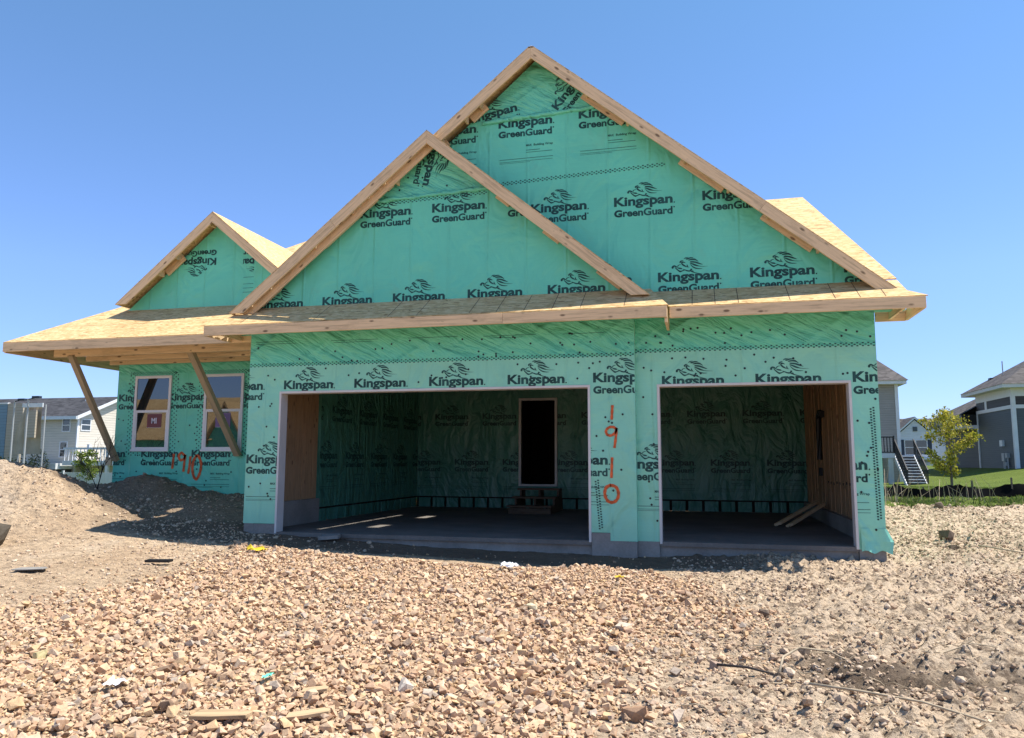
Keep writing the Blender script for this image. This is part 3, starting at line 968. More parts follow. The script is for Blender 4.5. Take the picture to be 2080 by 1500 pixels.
# decks, fascia, rakes
def deck(name, pts, mat='osb', t=0.014, lines=(), label=None):
    mb = MB()
    n = (Vector(pts[1]) - Vector(pts[0])).cross(Vector(pts[2]) - Vector(pts[0])).normalized()
    if n.z < 0: n = -n
    mb.prism([Vector(p) for p in pts], -n * t, 0)
    for p, q, w in lines:
        p, q = Vector(p) + n * 0.002, Vector(q) + n * 0.002
        sd = (q - p).cross(n).normalized() * w / 2
        mb.poly([p - sd, q - sd, q + sd, p + sd], 1)
    o = mb.build(name, [mat, 'line'], house, recalc=True)
    if label: o['label'] = label
    return o
# lower roof in front of the middle gable
EY1, EZ = -0.60, 3.185
EY2 = YB - 0.60
def sk1(x, y): return (x, y, EZ + (ZB1 - EZ) * (y - EY1) / (0.0 - EY1))
def sk2(x, y): return (x, y, EZ + (ZB2 - EZ) * (y - EY2) / (YB - EY2))
ln = [(sk1(x, EY1 + 0.02), sk1(x, -0.01), 0.008) for x in (0.15, 1.4, 2.6, 3.05, 3.85, 4.25, 4.65, 5.05, 5.45, 6.05)] + [(sk1(-0.2, -0.33), sk1(6.3, -0.33), 0.006)]
deck('lower_roof', [sk1(-0.47, EY1), sk1(6.64, EY1), sk1(6.37, -0.31), sk1(6.37, 0.0), sk1(-0.2, 0.0), sk1(-0.2, -0.31)], lines=ln, label='strip of bare strand board roof under the middle gable')
ln = [(sk2(x, EY2 + 0.02), sk2(x, YB - 0.01), 0.008) for x in (6.95, 7.25, 7.55, 8.2, 8.75, 9.05, 9.35)] + [(sk2(6.7, -0.20), sk2(9.5, -0.20), 0.006)]
deck('lower_roof', [sk2(6.66, EY2), sk2(9.83, EY2), sk2(9.64, EY2 + 0.2), sk2(9.62, YB), sk2(6.38, YB), sk2(6.38, -0.32)], lines=ln, label='strip of bare strand board roof under the tallest gable')
# hip ends of the lower roofs
deck('lower_roof', [sk1(6.64, EY1), (6.64, 0.12, EZ), sk1(6.37, 0.0), sk1(6.37, -0.31)], label='right end of the strip under the middle gable')
board('fascia', (-0.45, EY1, EZ - 0.016), (4.35, EY1, EZ - 0.016), 0.150, 0.036, 'lumber', house, (0, 1, 0))
board('fascia', (4.353, EY1, EZ - 0.018), (6.62, EY1, EZ - 0.018), 0.150, 0.036, 'lumber', house, (0, 1, 0))
board('fascia', (6.65, EY2, EZ - 0.016), (9.80, EY2, EZ - 0.016), 0.146, 0.036, 'lumber', house, (0, 1, 0))
# eave returns
for x, y0, y1, xo in ((-0.435, EY1 + 0.02, 0.10, 1), (9.785, EY2 + 0.02, 0.43, -1)):
    board('eave_return', (x, y0, EZ - 0.018), (x, y1, EZ - 0.018), 0.146, 0.036, 'lumber', house, (1, 0, 0))
    board('return_block', (x + 0.018 * xo, y1 - 0.02, EZ - 0.03), (x + 0.40 * xo, y1 - 0.02, EZ - 0.03), 0.14, 0.036, 'lumber', house, (0, 1, 0))
    board('return_block', (x + 0.22 * xo, y0 + 0.05, EZ - 0.03), (x + 0.22 * xo, y1 - 0.05, EZ - 0.03), 0.12, 0.036, 'lumber', house, (1, 0, 0))
board('eave_return', (6.605, EY1 + 0.02, EZ - 0.018), (6.605, YB - 0.02, EZ - 0.018), 0.215, 0.036, 'lumber', house, (1, 0, 0))

def rake(pk, y, foot_l, foot_r, w=0.152, blocks=(), joints=(), yw=0.0, depth_back=0.3):
    """two rake boards, the sheathing they carry and the rafter pieces behind them"""
    P = Vector((pk[0], y, pk[1] - 0.016))
    al = math.atan(SL)
    for sgn, foot in ((-1, foot_l), (1, foot_r)):
        if foot is None:
            continue
        F = Vector((foot[0], y, foot[1] - 0.016))
        cuts = sorted([0.0, 1.0] + [j for sg, j in joints if sg == sgn])
        for t0, t1 in zip(cuts, cuts[1:]):
            a, b = F.lerp(P, t0), F.lerp(P, t1)
            if sgn > 0:
                a, b = b, a
                board('rake_board', a, b, w, 0.036, 'lumber', house, (0, 1, 0), -w * math.tan(al) * -1 if t1 == 1 else 0.002, w / math.tan(al) if t0 == 0 else 0.002)
            else:
                board('rake_board', a, b, w, 0.036, 'lumber', house, (0, 1, 0), w / math.tan(al) if t0 == 0 else 0.002, w * math.tan(al) if t1 == 1 else 0.002)
        for sg, t0, t1 in blocks:
            if sg != sgn:
                continue
            a, b = F.lerp(P, t0) + Vector((0, yw - y - 0.055, -0.012)), F.lerp(P, t1) + Vector((0, yw - y - 0.055, -0.012))
            if sgn > 0:
                a, b = b, a
            board('rake_rafter', a, b, w, 0.036, 'lumber', house, (0, 1, 0))
            for q in (a, b):
                board('lookout', q + Vector((0, -(yw - y) + 0.07, -0.004)), q + Vector((0, -0.022, -0.004)), w * 0.95, 0.036, 'lumber', house, (1, 0, 0))
rake(PK1, -0.30, (-0.215, PK1[1] - SL * 3.277), (6.36, PK1[1] - SL * 3.298), blocks=((-1, 0.10, 0.20), (-1, 0.43, 0.62), (-1, 0.655, 0.70), (-1, 0.75, 0.78), (1, 0.10, 0.20), (1, 0.37, 0.44), (1, 0.60, 0.66)), joints=((-1, 0.52),), yw=0.0)
rake(PK2, YB - 0.30, (-0.16, PK2[1] - SL * 4.826), (9.56, PK2[1] - SL * 4.894), blocks=((1, 0.19, 0.32), (1, 0.425, 0.545), (1, 0.71, 0.835), (-1, 0.55, 0.70), (-1, 0.78, 0.83)), joints=((1, 0.325),), yw=YB)
rake(PK3, 1.40, (-3.9, PK3[1] - SL * 2.045), (0.30, PK3[1] - SL * 2.155), blocks=((-1, 0.42, 0.60), (-1, 0.955, 0.985)), yw=Y3)

def slope_deck(pk, y0, y1, x_from, x_to, label=None, name='roof_deck'):
    z = lambda x: pk[1] - SL * abs(x - pk[0])
    return deck(name, [(x_from, y0, z(x_from)), (x_to, y0, z(x_to)), (x_to, y1, z(x_to)), (x_from, y1, z(x_from))], label=label)
slope_deck(PK1, -0.318, YB - 0.002, PK1[0], 6.375, 'right slope of the middle gable')
slope_deck(PK1, -0.318, YB - 0.32, -0.225, PK1[0], 'left slope of the middle gable')
YE = 9.8
slope_deck(PK2, YB - 0.318, YE, -0.2, PK2[0] - 0.035, 'left slope of the tallest gable')
# right slope, with a ridge slot and two cut-outs that let sun onto the garage floor
segs = [(PK2[0] + 0.035, YB - 0.318, 5.10, YE), (5.10, YB - 0.318, 5.24, 2.10), (5.10, 2.65, 5.24, 4.35), (5.10, 4.95, 5.24, YE), (5.24, YB - 0.318, 9.58, YE)]
mb = MB()
zz = lambda x: PK2[1] - SL * (x - PK2[0])
for xa, ya, xb, yb_ in segs:
    nrm = Vector((SL, 0, 1)).normalized()
    mb.prism([(xa, ya, zz(xa)), (xb, ya, zz(xb)), (xb, yb_, zz(xb)), (xa, yb_, zz(xa))], -nrm * 0.014)
mb.build('roof_deck', 'osb', house)['label'] = 'right slope of the tallest gable'
for ya, yb_ in ((YB - 0.318, 1.6), (1.95, 2.02), (2.5, 2.56), (3.1, 3.16), (3.7, 3.78), (4.3, 4.38), (5.1, YE)):
    rb = MB()                                  # unseen ridge pieces added to break the sun streak into dashes
    rb.box(PK2[0] - 0.042, PK2[0] + 0.042, ya, yb_, PK2[1] - 0.052, PK2[1] - 0.0285)
    rb.build('added_ridge_slot_block', 'osb', house)
slope_deck(PK3, 1.382, 6.4, -3.91, PK3[0], 'left slope of the small gable')
slope_deck(PK3, 1.382, 6.4, PK3[0], 0.30, 'right slope of the small gable')
# main roof behind the tallest gable: only its part right of the valley
mz = lambda y: 3.19 + 0.6 * (y - EY2)
vx = lambda y: 9.56 - (0.6 * (y - EY2) - 0.2) / SL
deck('roof_deck', [(9.62, YB, mz(YB)), (9.08, 4.74, mz(4.74)), (vx(4.74) - 0.1, 4.74, mz(4.74)), (vx(YB), YB, mz(YB))], label='main roof slope showing right of the tallest gable')
deck('roof_deck', [(9.08, 4.74, mz(4.74)), (9.62, YE, mz(4.74) - 3.0), (6.0, YE, mz(4.74) - 3.0), (6.0, 4.74, mz(4.74))], label='rear slope of the main roof')
# left wing: porch roof with a hipped end
EYP, EZP = 0.42, 3.255
pz_ = lambda y: EZP + 0.6 * (y - EYP)
deck('roof_deck', [(-5.44, EYP, EZP), (-0.215, EYP, EZP), (-0.215, 6.0, pz_(6.0)), (-2.35, 6.0, pz_(6.0)), (-4.29, 1.88, pz_(1.88))],
     lines=[((-5.1, 1.02, pz_(1.02) ), (-0.3, 1.02, pz_(1.02)), 0.005), ((-2.9, 0.5, pz_(0.5)), (-2.9, 1.02, pz_(1.02)), 0.005), ((-1.2, 1.02, pz_(1.02)), (-1.2, 1.6, pz_(1.6)), 0.005)], label='bare strand board porch roof on the left')
deck('roof_deck', [(-5.44, EYP, EZP), (-4.29, 1.88, pz_(1.88)), (-5.44, 1.9, EZP)], label='hip end of the porch roof')
deck('roof_deck', [(-4.29, 1.88, pz_(1.88)), (-2.35, 6.0, pz_(6.0)), (-2.35, 6.2, pz_(6.0)), (-5.44, 8.0, EZP), (-5.44, 1.9, EZP)], label='left slope of the wing roof')
deck('roof_deck', [(-2.35, 6.0, pz_(6.0)), (-0.215, 6.0, pz_(6.0)), (-0.215, YE, pz_(6.0) - 2.6), (-5.3, YE, pz_(6.0) - 2.6)], label='rear slope of the wing roof')
board('porch_fascia', (-5.42, EYP, EZP - 0.016), (-0.02, EYP, EZP - 0.016), 0.165, 0.036, 'lumber', house, (0, 1, 0))
board('porch_fascia', (-5.40, EYP + 0.02, EZP - 0.018), (-5.40, 3.6, EZP - 0.018), 0.18, 0.036, 'lumber', house, (1, 0, 0))
for xa, ya, zt, w in ((-4.83, 1.0, 3.20, 0.17), (-4.52, 1.45, 3.17, 0.17), (-4.42, 1.95, 3.12, 0.13)):
    board('porch_beam', (xa, ya, zt), (-0.02, ya, zt), w, 0.075, 'lumber', house, (0, 1, 0))
for xa in (-3.9, -3.5, -3.2, -2.6, -2.0, -1.4, -0.8):
    board('porch_rafter', (xa, EYP + 0.02, EZP - 0.02), (xa, YW - 0.01, pz_(YW) - 0.06), 0.13, 0.036, 'lumber', house, (1, 0, 0))
# temporary braces
board('brace', (-4.50, 0.98, 3.06), (-4.32, 2.08, 1.10), 0.15, 0.075, 'brace', house, (0.25, 0.85, 0.45))
board('brace', (-1.83, 0.98, 3.09), (-1.48, 2.08, 1.20), 0.15, 0.075, 'brace', house, (0.25, 0.85, 0.45))
board('brace_block', (-4.40, 2.12, 1.16), (-4.40, 2.12, 1.0), 0.14, 0.036, 'lumber', house, (0, 1, 0))

# garage door trims
for x0, x1, y, zb in ((A0, A1, 0.0, -0.02), (B0, B1, YB, -0.03)):
    t = MB()
    t.box(x0 - T, x0, y - 0.012, y + 0.19, zb, H + T); t.box(x1, x1 + T, y - 0.012, y + 0.19, zb, H + T)
    t.box(x0, x1, y - 0.012, y + 0.19, H, H + T)
    t.build('door_trim', 'white', house, bevel=0.003)

# foundation and slab
f = MB()
f.box(0.0, 0.17, 0.004, 2.13, -0.9, 0.42); f.box(-0.05, 0.146, 2.134, 7.4, -0.9, -0.003); f.box(0.17, A0 - T - 0.002, 0.004, 0.2, -0.9, 0.12)
f.box(A0 - T - 0.002, A1 + T + 0.002, 0.05, 0.2, -0.9, -0.062)
f.box(A1 + T + 0.002, XB - 0.004, 0.004, 0.2, -0.9, 0.11); f.box(XB - 0.004, B0 - T - 0.002, YB + 0.004, YB + 0.2, -0.9, 0.1)
f.box(B0 - T - 0.002, B1 + T + 0.002, YB + 0.05, YB + 0.2, -0.9, -0.062)
f.box(B1 + T + 0.002, XR - 0.17, YB + 0.004, YB + 0.2, -0.9, 0.1); f.box(XR - 0.17, XR - 0.004, YB + 0.004, 9.9, -0.9, 0.245)
f.box(XL + 0.01, -0.02, YW + 0.004, YW + 0.2, -0.9, -0.002); f.box(XL + 0.01, XL + 0.2, YW + 0.2, 9.9, -0.9, -0.002)
f.build('foundation', 'conc', house, bevel=0.006)
f = MB()
f.prism([(0.17, 0.2, 0), (A0 - T, 0.2, 0), (A0 - T, 0.0, 0), (A1 + T, 0.0, 0), (A1 + T, 0.2, 0), (B0 - T, 0.2 + YB, 0), (B0 - T, YB, 0), (B1 + T, YB, 0), (B1 + T, YB + 0.2, 0), (XR - 0.17, YB + 0.2, 0), (XR - 0.17, 7.15, 0), (0.17, 7.15, 0)], (0, 0, -0.06))
f.build('garage_floor', 'slab', house)

# interior of the garage
s = Sheet(lambda u, v, d: (u, 7.15 - d, v), (0, 0.1, 0))
DX0, DX1, DZ0, DZ1 = 2.80, 3.62, 0.57, 2.56
ZT = 4.1
ZT = 3.45
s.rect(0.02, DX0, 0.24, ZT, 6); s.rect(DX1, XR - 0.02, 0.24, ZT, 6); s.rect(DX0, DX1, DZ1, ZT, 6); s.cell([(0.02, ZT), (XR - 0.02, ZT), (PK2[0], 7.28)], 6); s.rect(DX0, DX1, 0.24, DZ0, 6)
for k in range(-1, 8):
    s.logo(0.6 + 1.22 * k, 2.13); s.logo(1.12 + 1.215 * k, 1.02, small=True)
s.build('back_wall', WM, house, 'dark wrapped wall at the back of the garage')
s = Sheet(lambda u, v, d: (0.15 + d, u, v), (-0.1, 0, 0))
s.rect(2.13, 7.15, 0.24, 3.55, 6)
for k in range(-1, 5):
    s.logo(1.97 + 1.21 * k, 1.14, small=True); s.logo(2.57 + 1.21 * k, 2.02)
s.build('inner_side_wall', WM, house, 'wrapped left wall inside the garage')
# insulated panels between blocks under the wrap
p = MB(); bk = MB()
x = 0.2
while x < XR - 0.2:
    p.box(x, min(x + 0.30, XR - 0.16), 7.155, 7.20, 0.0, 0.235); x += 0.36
bk.box(0.15, XR - 0.15, 7.18, 7.25, 0.0, 0.24)
y = 2.16
while y < 7.1:
    p.box(0.10, 0.145, y, min(y + 0.30, 7.12), 0.0, 0.235); y += 0.36
bk.box(0.02, 0.09, 2.134, 7.18, 0.0, 0.24); bk.box(0.146, 0.158, 2.134, 7.14, 0.225, 0.255); bk.box(0.16, XR - 0.11, 7.138, 7.149, 0.225, 0.255); p.build('base_panel', 'hang_shade', house); bk.build('base_plate', 'dark', house)
def board_wall(name, xf, y0, y1, z0, z1, face, wmin, wmax, seed, mat='stud'):
    r = random.Random(seed); mb = MB(); y = y0
    while y < y1:
        w = r.uniform(wmin, wmax); d = r.uniform(0.0, 0.03)
        xa = xf - face * d
        mb.box(min(xa, xf - face * 0.08), max(xa, xf - face * 0.08), y, min(y + w - 0.012, y1), z0, z1)
        y += w
    o = mb.build(name, mat, house)
    return o
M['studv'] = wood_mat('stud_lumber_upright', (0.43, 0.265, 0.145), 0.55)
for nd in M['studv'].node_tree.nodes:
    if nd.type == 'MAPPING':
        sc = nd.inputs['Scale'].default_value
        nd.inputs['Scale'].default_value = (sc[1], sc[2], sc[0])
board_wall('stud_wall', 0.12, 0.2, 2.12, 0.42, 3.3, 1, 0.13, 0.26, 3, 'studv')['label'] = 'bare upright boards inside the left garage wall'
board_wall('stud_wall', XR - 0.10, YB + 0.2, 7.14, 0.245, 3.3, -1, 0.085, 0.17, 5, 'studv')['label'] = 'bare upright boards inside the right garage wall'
c = MB()                                        # black sprayed conduit and outlet box on the right inner wall
c.tube([(XR - 0.14, 4.15, 1.98), (XR - 0.15, 4.35, 2.02), (XR - 0.15, 4.55, 1.95), (XR - 0.15, 4.6, 1.7), (XR - 0.15, 4.6, 1.15)], [0.07, 0.06, 0.055, 0.05, 0.05], 8)
c.box(XR - 0.17, XR - 0.115, 4.55, 4.68, 0.85, 1.0)
c.build('conduit', 'black', house, smooth=False)
for i in range(9):
    nl = MB()
    nl.tube([(XR - 0.118, 1.55 + i * 0.30, 0.76 + 0.01 * (i % 3) - 0.004 * i), (XR - 0.108, 1.55 + i * 0.30, 0.76 + 0.01 * (i % 3) - 0.004 * i)], 0.022, 8)
    nl.build('bolt', 'black', house)
# inner door opening
d = MB()
d.box(DX0 - 0.06, DX0, 7.10, 7.26, DZ0 - 0.05, DZ1 + 0.06); d.box(DX1, DX1 + 0.06, 7.10, 7.26, DZ0 - 0.05, DZ1 + 0.06)
d.box(DX0, DX1, 7.10, 7.26, DZ1, DZ1 + 0.06); d.box(DX0, DX1, 7.10, 7.26, DZ0 - 0.05, DZ0)
d.build('door_frame', 'white', house, bevel=0.004)
# dark room beyond the door, outer walls that face away
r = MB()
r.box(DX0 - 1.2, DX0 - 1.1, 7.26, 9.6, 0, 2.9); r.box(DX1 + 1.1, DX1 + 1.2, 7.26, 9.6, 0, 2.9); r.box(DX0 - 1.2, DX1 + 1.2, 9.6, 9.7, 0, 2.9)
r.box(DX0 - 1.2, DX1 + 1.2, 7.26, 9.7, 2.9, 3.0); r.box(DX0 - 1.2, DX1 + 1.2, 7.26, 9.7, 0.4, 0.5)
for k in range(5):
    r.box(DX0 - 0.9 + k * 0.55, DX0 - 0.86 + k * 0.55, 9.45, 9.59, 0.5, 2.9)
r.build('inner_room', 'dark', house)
s = Sheet(lambda u, v, d: (XR + 0.003 + d, u, v), (-0.04, 0, 0))
s.rect(YB + 0.004, YE, -0.03, 3.12, 0)
s.cell([(YB, 3.12), (YE, 3.12), (4.74, 5.9)], 2)
for k in range(8):
    s.logo(0.1 + 1.22 * k, 1.0, small=True); s.logo(0.7 + 1.22 * k, 2.17); s.logo(0.1 + 1.22 * k, 3.3)
s.build('side_wall', WM, house, 'right outer wall of the garage')
s = Sheet(lambda u, v, d: (XL - 0.003 - d, -u, v), (0.1, 0, 0))
s.rect(-YE, -YW - 0.004, 0.0, 3.98, 0)
for k in range(6):
    s.logo(-YE + 0.2 + 1.22 * k, 1.16, small=True); s.logo(-YE + 0.8 + 1.22 * k, 2.27)
s.build('side_wall', WM, house, 'left outer wall of the wing')
s = Sheet(lambda u, v, d: (-0.013 - d, -u, v), (0.1, 0, 0))
s.rect(-YW + 0.004, -0.004, 0.125, 3.46, 0)
s.logo(-1.9, 2.22); s.logo(-1.3, 1.055, small=True)
s.build('side_wall', WM, house, 'short wall between the garage bay and the window wall')
r = MB(); r.box(XL, XR, YE, YE + 0.1, 0, 3.1)
r.prism([(-0.2, YE, 3.1), (9.5, YE, 3.1), (PK2[0], YE, 7.2)], (0, 0.1, 0))
r.prism([(-5.3, YE, 3.1), (-0.2, YE, 3.1), (-0.2, YE, 4.1), (-5.3, YE, 4.1)], (0, 0.1, 0))
r.build('rear_wall', 'wrap', house)
# loose flap of wrap at the right corner
fl = MB(); n = 10; P_ = []
for i in range(n + 1):
    t = i / n
    P_.append([(B1 + 0.06 + (XR - B1 - 0.05) * t, YB - 0.006 - 0.012 * math.sin(t * 9), 0.24), (B1 + 0.06 + (XR - B1 + 0.02) * t, YB - 0.014 - 0.03 * t - 0.02 * math.sin(t * 8 + 1), 0.08), (B1 + 0.06 + (XR - B1 - 0.01) * t, YB - 0.02 - 0.04 * t - 0.03 * math.sin(t * 7), -0.055 + 0.02 * math.sin(t * 11))])
for i in range(n):
    for j in range(2):
        fl.poly([P_[i][j], P_[i][j + 1], P_[i + 1][j + 1], P_[i + 1][j]])
fl.poly([P_[n][0], P_[n][1], (XR + 0.02, YB + 0.35, 0.10), (XR + 0.004, YB + 0.3, 0.25)])
fl.poly([P_[n][1], P_[n][2], (XR + 0.06, YB + 0.3, -0.02), (XR + 0.02, YB + 0.35, 0.10)])
fl.build('wrap_flap', 'wrap', house, smooth=True)

# ------------------------------------------------------------------ stones
def tint_mat(name, rough=0.9, bump=0.4):
    k = NT(name, rough, 0.2)
    at = k.n('ShaderNodeAttribute'); at.attribute_name = 'tint'
    v = k.coord()
    n = k.noise(v, 28, 5, 0.65)
    k.color(k.mix(0.75, at.outputs['Color'], k.ramp(n, [(0.3, (0.62, 0.58, 0.55)), (0.62, (1.05, 1.03, 1.0))]), 'MULTIPLY'))
    k.bump(k.noise(v, 60, 5, 0.6), bump, 0.01)
    return k.m
M['stone'] = tint_mat('crushed_stone')
M['clod'] = tint_mat('soil_clod', 0.97, 0.6)

def rock_variant(seed, npts=13, flat_=0.7):
    """broken block: jittered box corners plus a few extra points, hulled"""
    r = random.Random(seed)
    bm = bmesh.new()
    sx_, sy_, sz_ = r.uniform(0.8, 1.15), r.uniform(0.55, 0.85), flat_ * r.uniform(0.75, 1.05)
    for a in (-1, 1):
        for b in (-1, 1):
            for c in (-1, 1):
                if r.random() < 0.14: continue
                bm.verts.new((a * sx_ * r.uniform(0.45, 1.0) * 0.8, b * sy_ * r.uniform(0.45, 1.0) * 0.9, c * sz_ * r.uniform(0.45, 1.0) * 0.9))
    for _ in range(max(0, npts - 8)):
        v = Vector((r.gauss(0, 1), r.gauss(0, 1), r.gauss(0, 1))).normalized() * r.uniform(0.75, 1.0)
        bm.verts.new((v.x * sx_, v.y * sy_, v.z * sz_))
    bmesh.ops.convex_hull(bm, input=bm.verts)
    for v in [v for v in bm.verts if not v.link_faces]:
        bm.verts.remove(v)
    bmesh.ops.triangulate(bm, faces=bm.faces)
    bm.verts.index_update()
    vs = np.array([v.co[:] for v in bm.verts]); fs = np.array([[v.index for v in f.verts] for f in bm.faces])
    bm.free()
    return vs, fs
def rots(n):
    q = RNG.normal(size=(n, 4)); q /= np.linalg.norm(q, axis=1, keepdims=True)
    w, x, y, z = q.T
    return np.stack([np.stack([1 - 2 * (y * y + z * z), 2 * (x * y - z * w), 2 * (x * z + y * w)], -1),
                     np.stack([2 * (x * y + z * w), 1 - 2 * (x * x + z * z), 2 * (y * z - x * w)], -1),
                     np.stack([2 * (x * z - y * w), 2 * (y * z + x * w), 1 - 2 * (x * x + y * y)], -1)], 1)
def scatter(name, px, py, pz, size, variants, pal, mat, pal_w=None, tilt=1.0):
    n = len(px)
    vi = RNG.integers(0, len(variants), n)
    R_ = rots(n)
    ci = RNG.choice(len(pal), n, p=pal_w)
    base = np.array(pal)[ci] * RNG.uniform(0.90, 1.13, (n, 1))
    V, F, Cc = [], [], []; off = 0
    for k, (vs, fs) in enumerate(variants):
        idx = np.nonzero(vi == k)[0]
        if not len(idx): continue
        P = np.einsum('nij,vj->nvi', R_[idx], vs) * size[idx, None, None]
        P[..., 2] *= 0.8
        P += np.stack([px[idx], py[idx], pz[idx]], 1)[:, None, :]
        m = len(vs)
        V.append(P.reshape(-1, 3)); Cc.append(np.repeat(base[idx], m, 0))
        F.append((fs[None] + (off + np.arange(len(idx))[:, None, None] * m)).reshape(-1, 3)); off += len(idx) * m
    return np_mesh(name, np.concatenate(V), np.concatenate(F), mat, False, np.concatenate(Cc))

VAR = [rock_variant(i, 8 + i % 4, 0.52 + 0.06 * (i % 5)) for i in range(16)]
def lump_variant(seed):
    r = random.Random(seed); bm = bmesh.new()
    bmesh.ops.create_icosphere(bm, subdivisions=1, radius=1.0)
    for v in bm.verts:
        v.co *= r.uniform(0.6, 1.15); v.co.z *= 0.75
    bm.verts.index_update()
    vs = np.array([v.co[:] for v in bm.verts]); fs = np.array([[v.index for v in f.verts] for f in bm.faces]); bm.free()
    return vs, fs
VAR_C = [lump_variant(70 + i) for i in range(8)]
VAR_S = [rock_variant(40 + i, 8, 0.7) for i in range(6)]
PAL = [(0.58, 0.405, 0.258), (0.54, 0.36, 0.228), (0.62, 0.46, 0.31), (0.51, 0.335, 0.218), (0.57, 0.39, 0.222), (0.51, 0.375, 0.268), (0.36, 0.225, 0.14), (0.44, 0.36, 0.285), (0.25, 0.168, 0.112)]
PW = [0.25, 0.18, 0.17, 0.10, 0.1, 0.07, 0.05, 0.04, 0.04]

def cull_view(px, py, pad=0.08):
    """keep only stones inside a generous wedge in front of the viewer (plus a step to either side)"""
    d = np.stack([px - CAM.x, py - CAM.y], 1)
    f2 = np.array([fw.x, fw.y]); f2 /= np.linalg.norm(f2); r2 = np.array([f2[1], -f2[0]])
    z = d @ f2; x = d @ r2
    return (z > 2.6) & (np.abs(x) < z * 0.72 + 1.3)
# gravel
N = 150000
px = RNG.uniform(-0.8, 8.6, N); py = RNG.uniform(-8.3, 0.5, N)
keep = cull_view(px, py); px, py = px[keep], py[keep]
g = gravel_amount(px, py)
mud = sst(0.15, 0.5, fbm(px, py, 0.85, 3, 77))                   # patches where soil shows through
dens = g * (0.80 - 0.45 * mud)
keep = RNG.uniform(size=len(px)) < dens; px, py = px[keep], py[keep]
size = np.clip(RNG.lognormal(math.log(0.0225), 0.42, len(px)), 0.009, 0.056)
size *= np.where(py > -2.5, 0.85, 1.0)
pz = height(px, py) + size * RNG.uniform(-0.35, 0.9, len(px))
tag(scatter('gravel', px, py, pz, size, VAR, PAL, 'stone', PW), kind='stuff')
# finer chips between and around
N = 70000
px = RNG.uniform(-1.2, 10.6, N); py = RNG.uniform(-8.3, 0.1, N)
keep = cull_view(px, py); px, py = px[keep], py[keep]
g = gravel_amount(px, py); far = np.exp(-np.maximum(0, -inside_dist(px, py, GPOLY)) / 0.7)
keep = RNG.uniform(size=len(px)) < (0.35 * g + 0.30 * far) * np.where((py > -1.3) & (px < 8) & (px > 0.3), 0.35, 1.0); px, py = px[keep], py[keep]
size = np.clip(RNG.lognormal(math.log(0.013), 0.4, len(px)), 0.005, 0.03)
pz = height(px, py) + size * 0.3
tag(scatter('stone_chips', px, py, pz, size, VAR_S, PAL, 'stone', PW), kind='stuff')
# clods of soil on the right, the left strip and the mound
N = 190000
px = np.concatenate([RNG.uniform(6.6, 16, N), RNG.uniform(-9, 2.5, N // 2)]); py = np.concatenate([RNG.uniform(-8.3, 9.6, N), RNG.uniform(-5.5, 3.2, N // 2)])
keep = cull_view(px, py) & ~((px > -4.3) & (py > 2.1) & (px < 9.3)) & ~((px > -0.05) & (py > -0.05) & (px < 9.4)); px, py = px[keep], py[keep]
g = gravel_amount(px, py); patch = sst(-0.15, 0.45, fbm(px, py, 0.9, 4, 55))
dn = (1 - g) * (0.22 + 0.75 * patch) * np.where(px < 3, 0.36, 1.0)
keep = RNG.uniform(size=len(px)) < dn; px, py = px[keep], py[keep]
size = np.clip(RNG.lognormal(math.log(0.0125), 0.5, len(px)), 0.005, 0.05)
pz = height(px, py) + size * 0.15
PALC = [(0.53, 0.40, 0.28), (0.45, 0.33, 0.23), (0.34, 0.245, 0.17), (0.18, 0.13, 0.09), (0.58, 0.46, 0.34)]
tag(scatter('soil_clods', px, py, pz, size, VAR_C, PALC, 'clod', [0.34, 0.26, 0.15, 0.06, 0.19]), kind='stuff')

def single_rock(name, x, y, s, c, label, seed, cat='rock', group=None, flat_=0.75, mat='stone', npts=16):
    vs, fs = rock_variant(seed, npts, flat_)
    o = np_mesh(name, vs * s, fs, mat, False, np.tile(np.array(c), (len(vs), 1)))
    o.location = (x, y, hz(x, y) + s * 0.35)
    o.rotation_euler = (0.2, 0.1, seed * 1.3)
    return tag(o, label, cat, group)
single_rock('stone', 5.43, -3.57, 0.075, (0.60, 0.53, 0.36), 'pale yellowish stone standing out in the middle of the gravel', 101)
single_rock('stone', 5.20, -3.85, 0.085, (0.42, 0.29, 0.20), 'brown stone just left of the pale yellowish stone', 102)
single_rock('stone', 5.15, -6.05, 0.085, (0.52, 0.45, 0.38), 'greyish banded stone in the foreground gravel', 103)
single_rock('stone', 6.62, -6.12, 0.085, (0.38, 0.24, 0.15), 'largest brown stone at the lower right edge of the gravel', 104)
single_rock('stone', 2.25, -6.0, 0.06, (0.62, 0.55, 0.30), 'small yellow stone at the left edge of the gravel', 105)
single_rock('stone', 6.35, -4.15, 0.09, (0.56, 0.46, 0.36), 'flat light stone right of the gravel centre', 106, flat_=0.45)
single_rock('stone', 7.1, -5.05, 0.07, (0.36, 0.26, 0.2), 'dark stone where gravel meets bare soil', 107)
single_rock('soil_lump', 10.6, 2.2, 0.13, (0.13, 0.095, 0.07), 'dark lump of soil on the dirt right of the garage corner', 108, 'soil lump', mat='clod', npts=26)
single_rock('soil_lump', 10.42, 1.35, 0.08, (0.15, 0.11, 0.08), 'smaller dark clod in front of the big dark lump', 109, 'soil lump', mat='clod', npts=22)
single_rock('soil_lump', 12.2, 8.6, 0.16, (0.16, 0.12, 0.09), 'dark clod lying at the edge of the weeds', 110, 'soil lump', mat='clod', npts=22)
single_rock('soil_lump', 7.55, -3.3, 0.06, (0.16, 0.12, 0.09), 'dark clod on the pale dirt right of the gravel', 111, 'soil lump', mat='clod', npts=20)
single_rock('soil_lump', 7.72, -4.55, 0.085, (0.20, 0.15, 0.11), 'brown clod above the curled stick', 112, 'soil lump', mat='clod', npts=20)
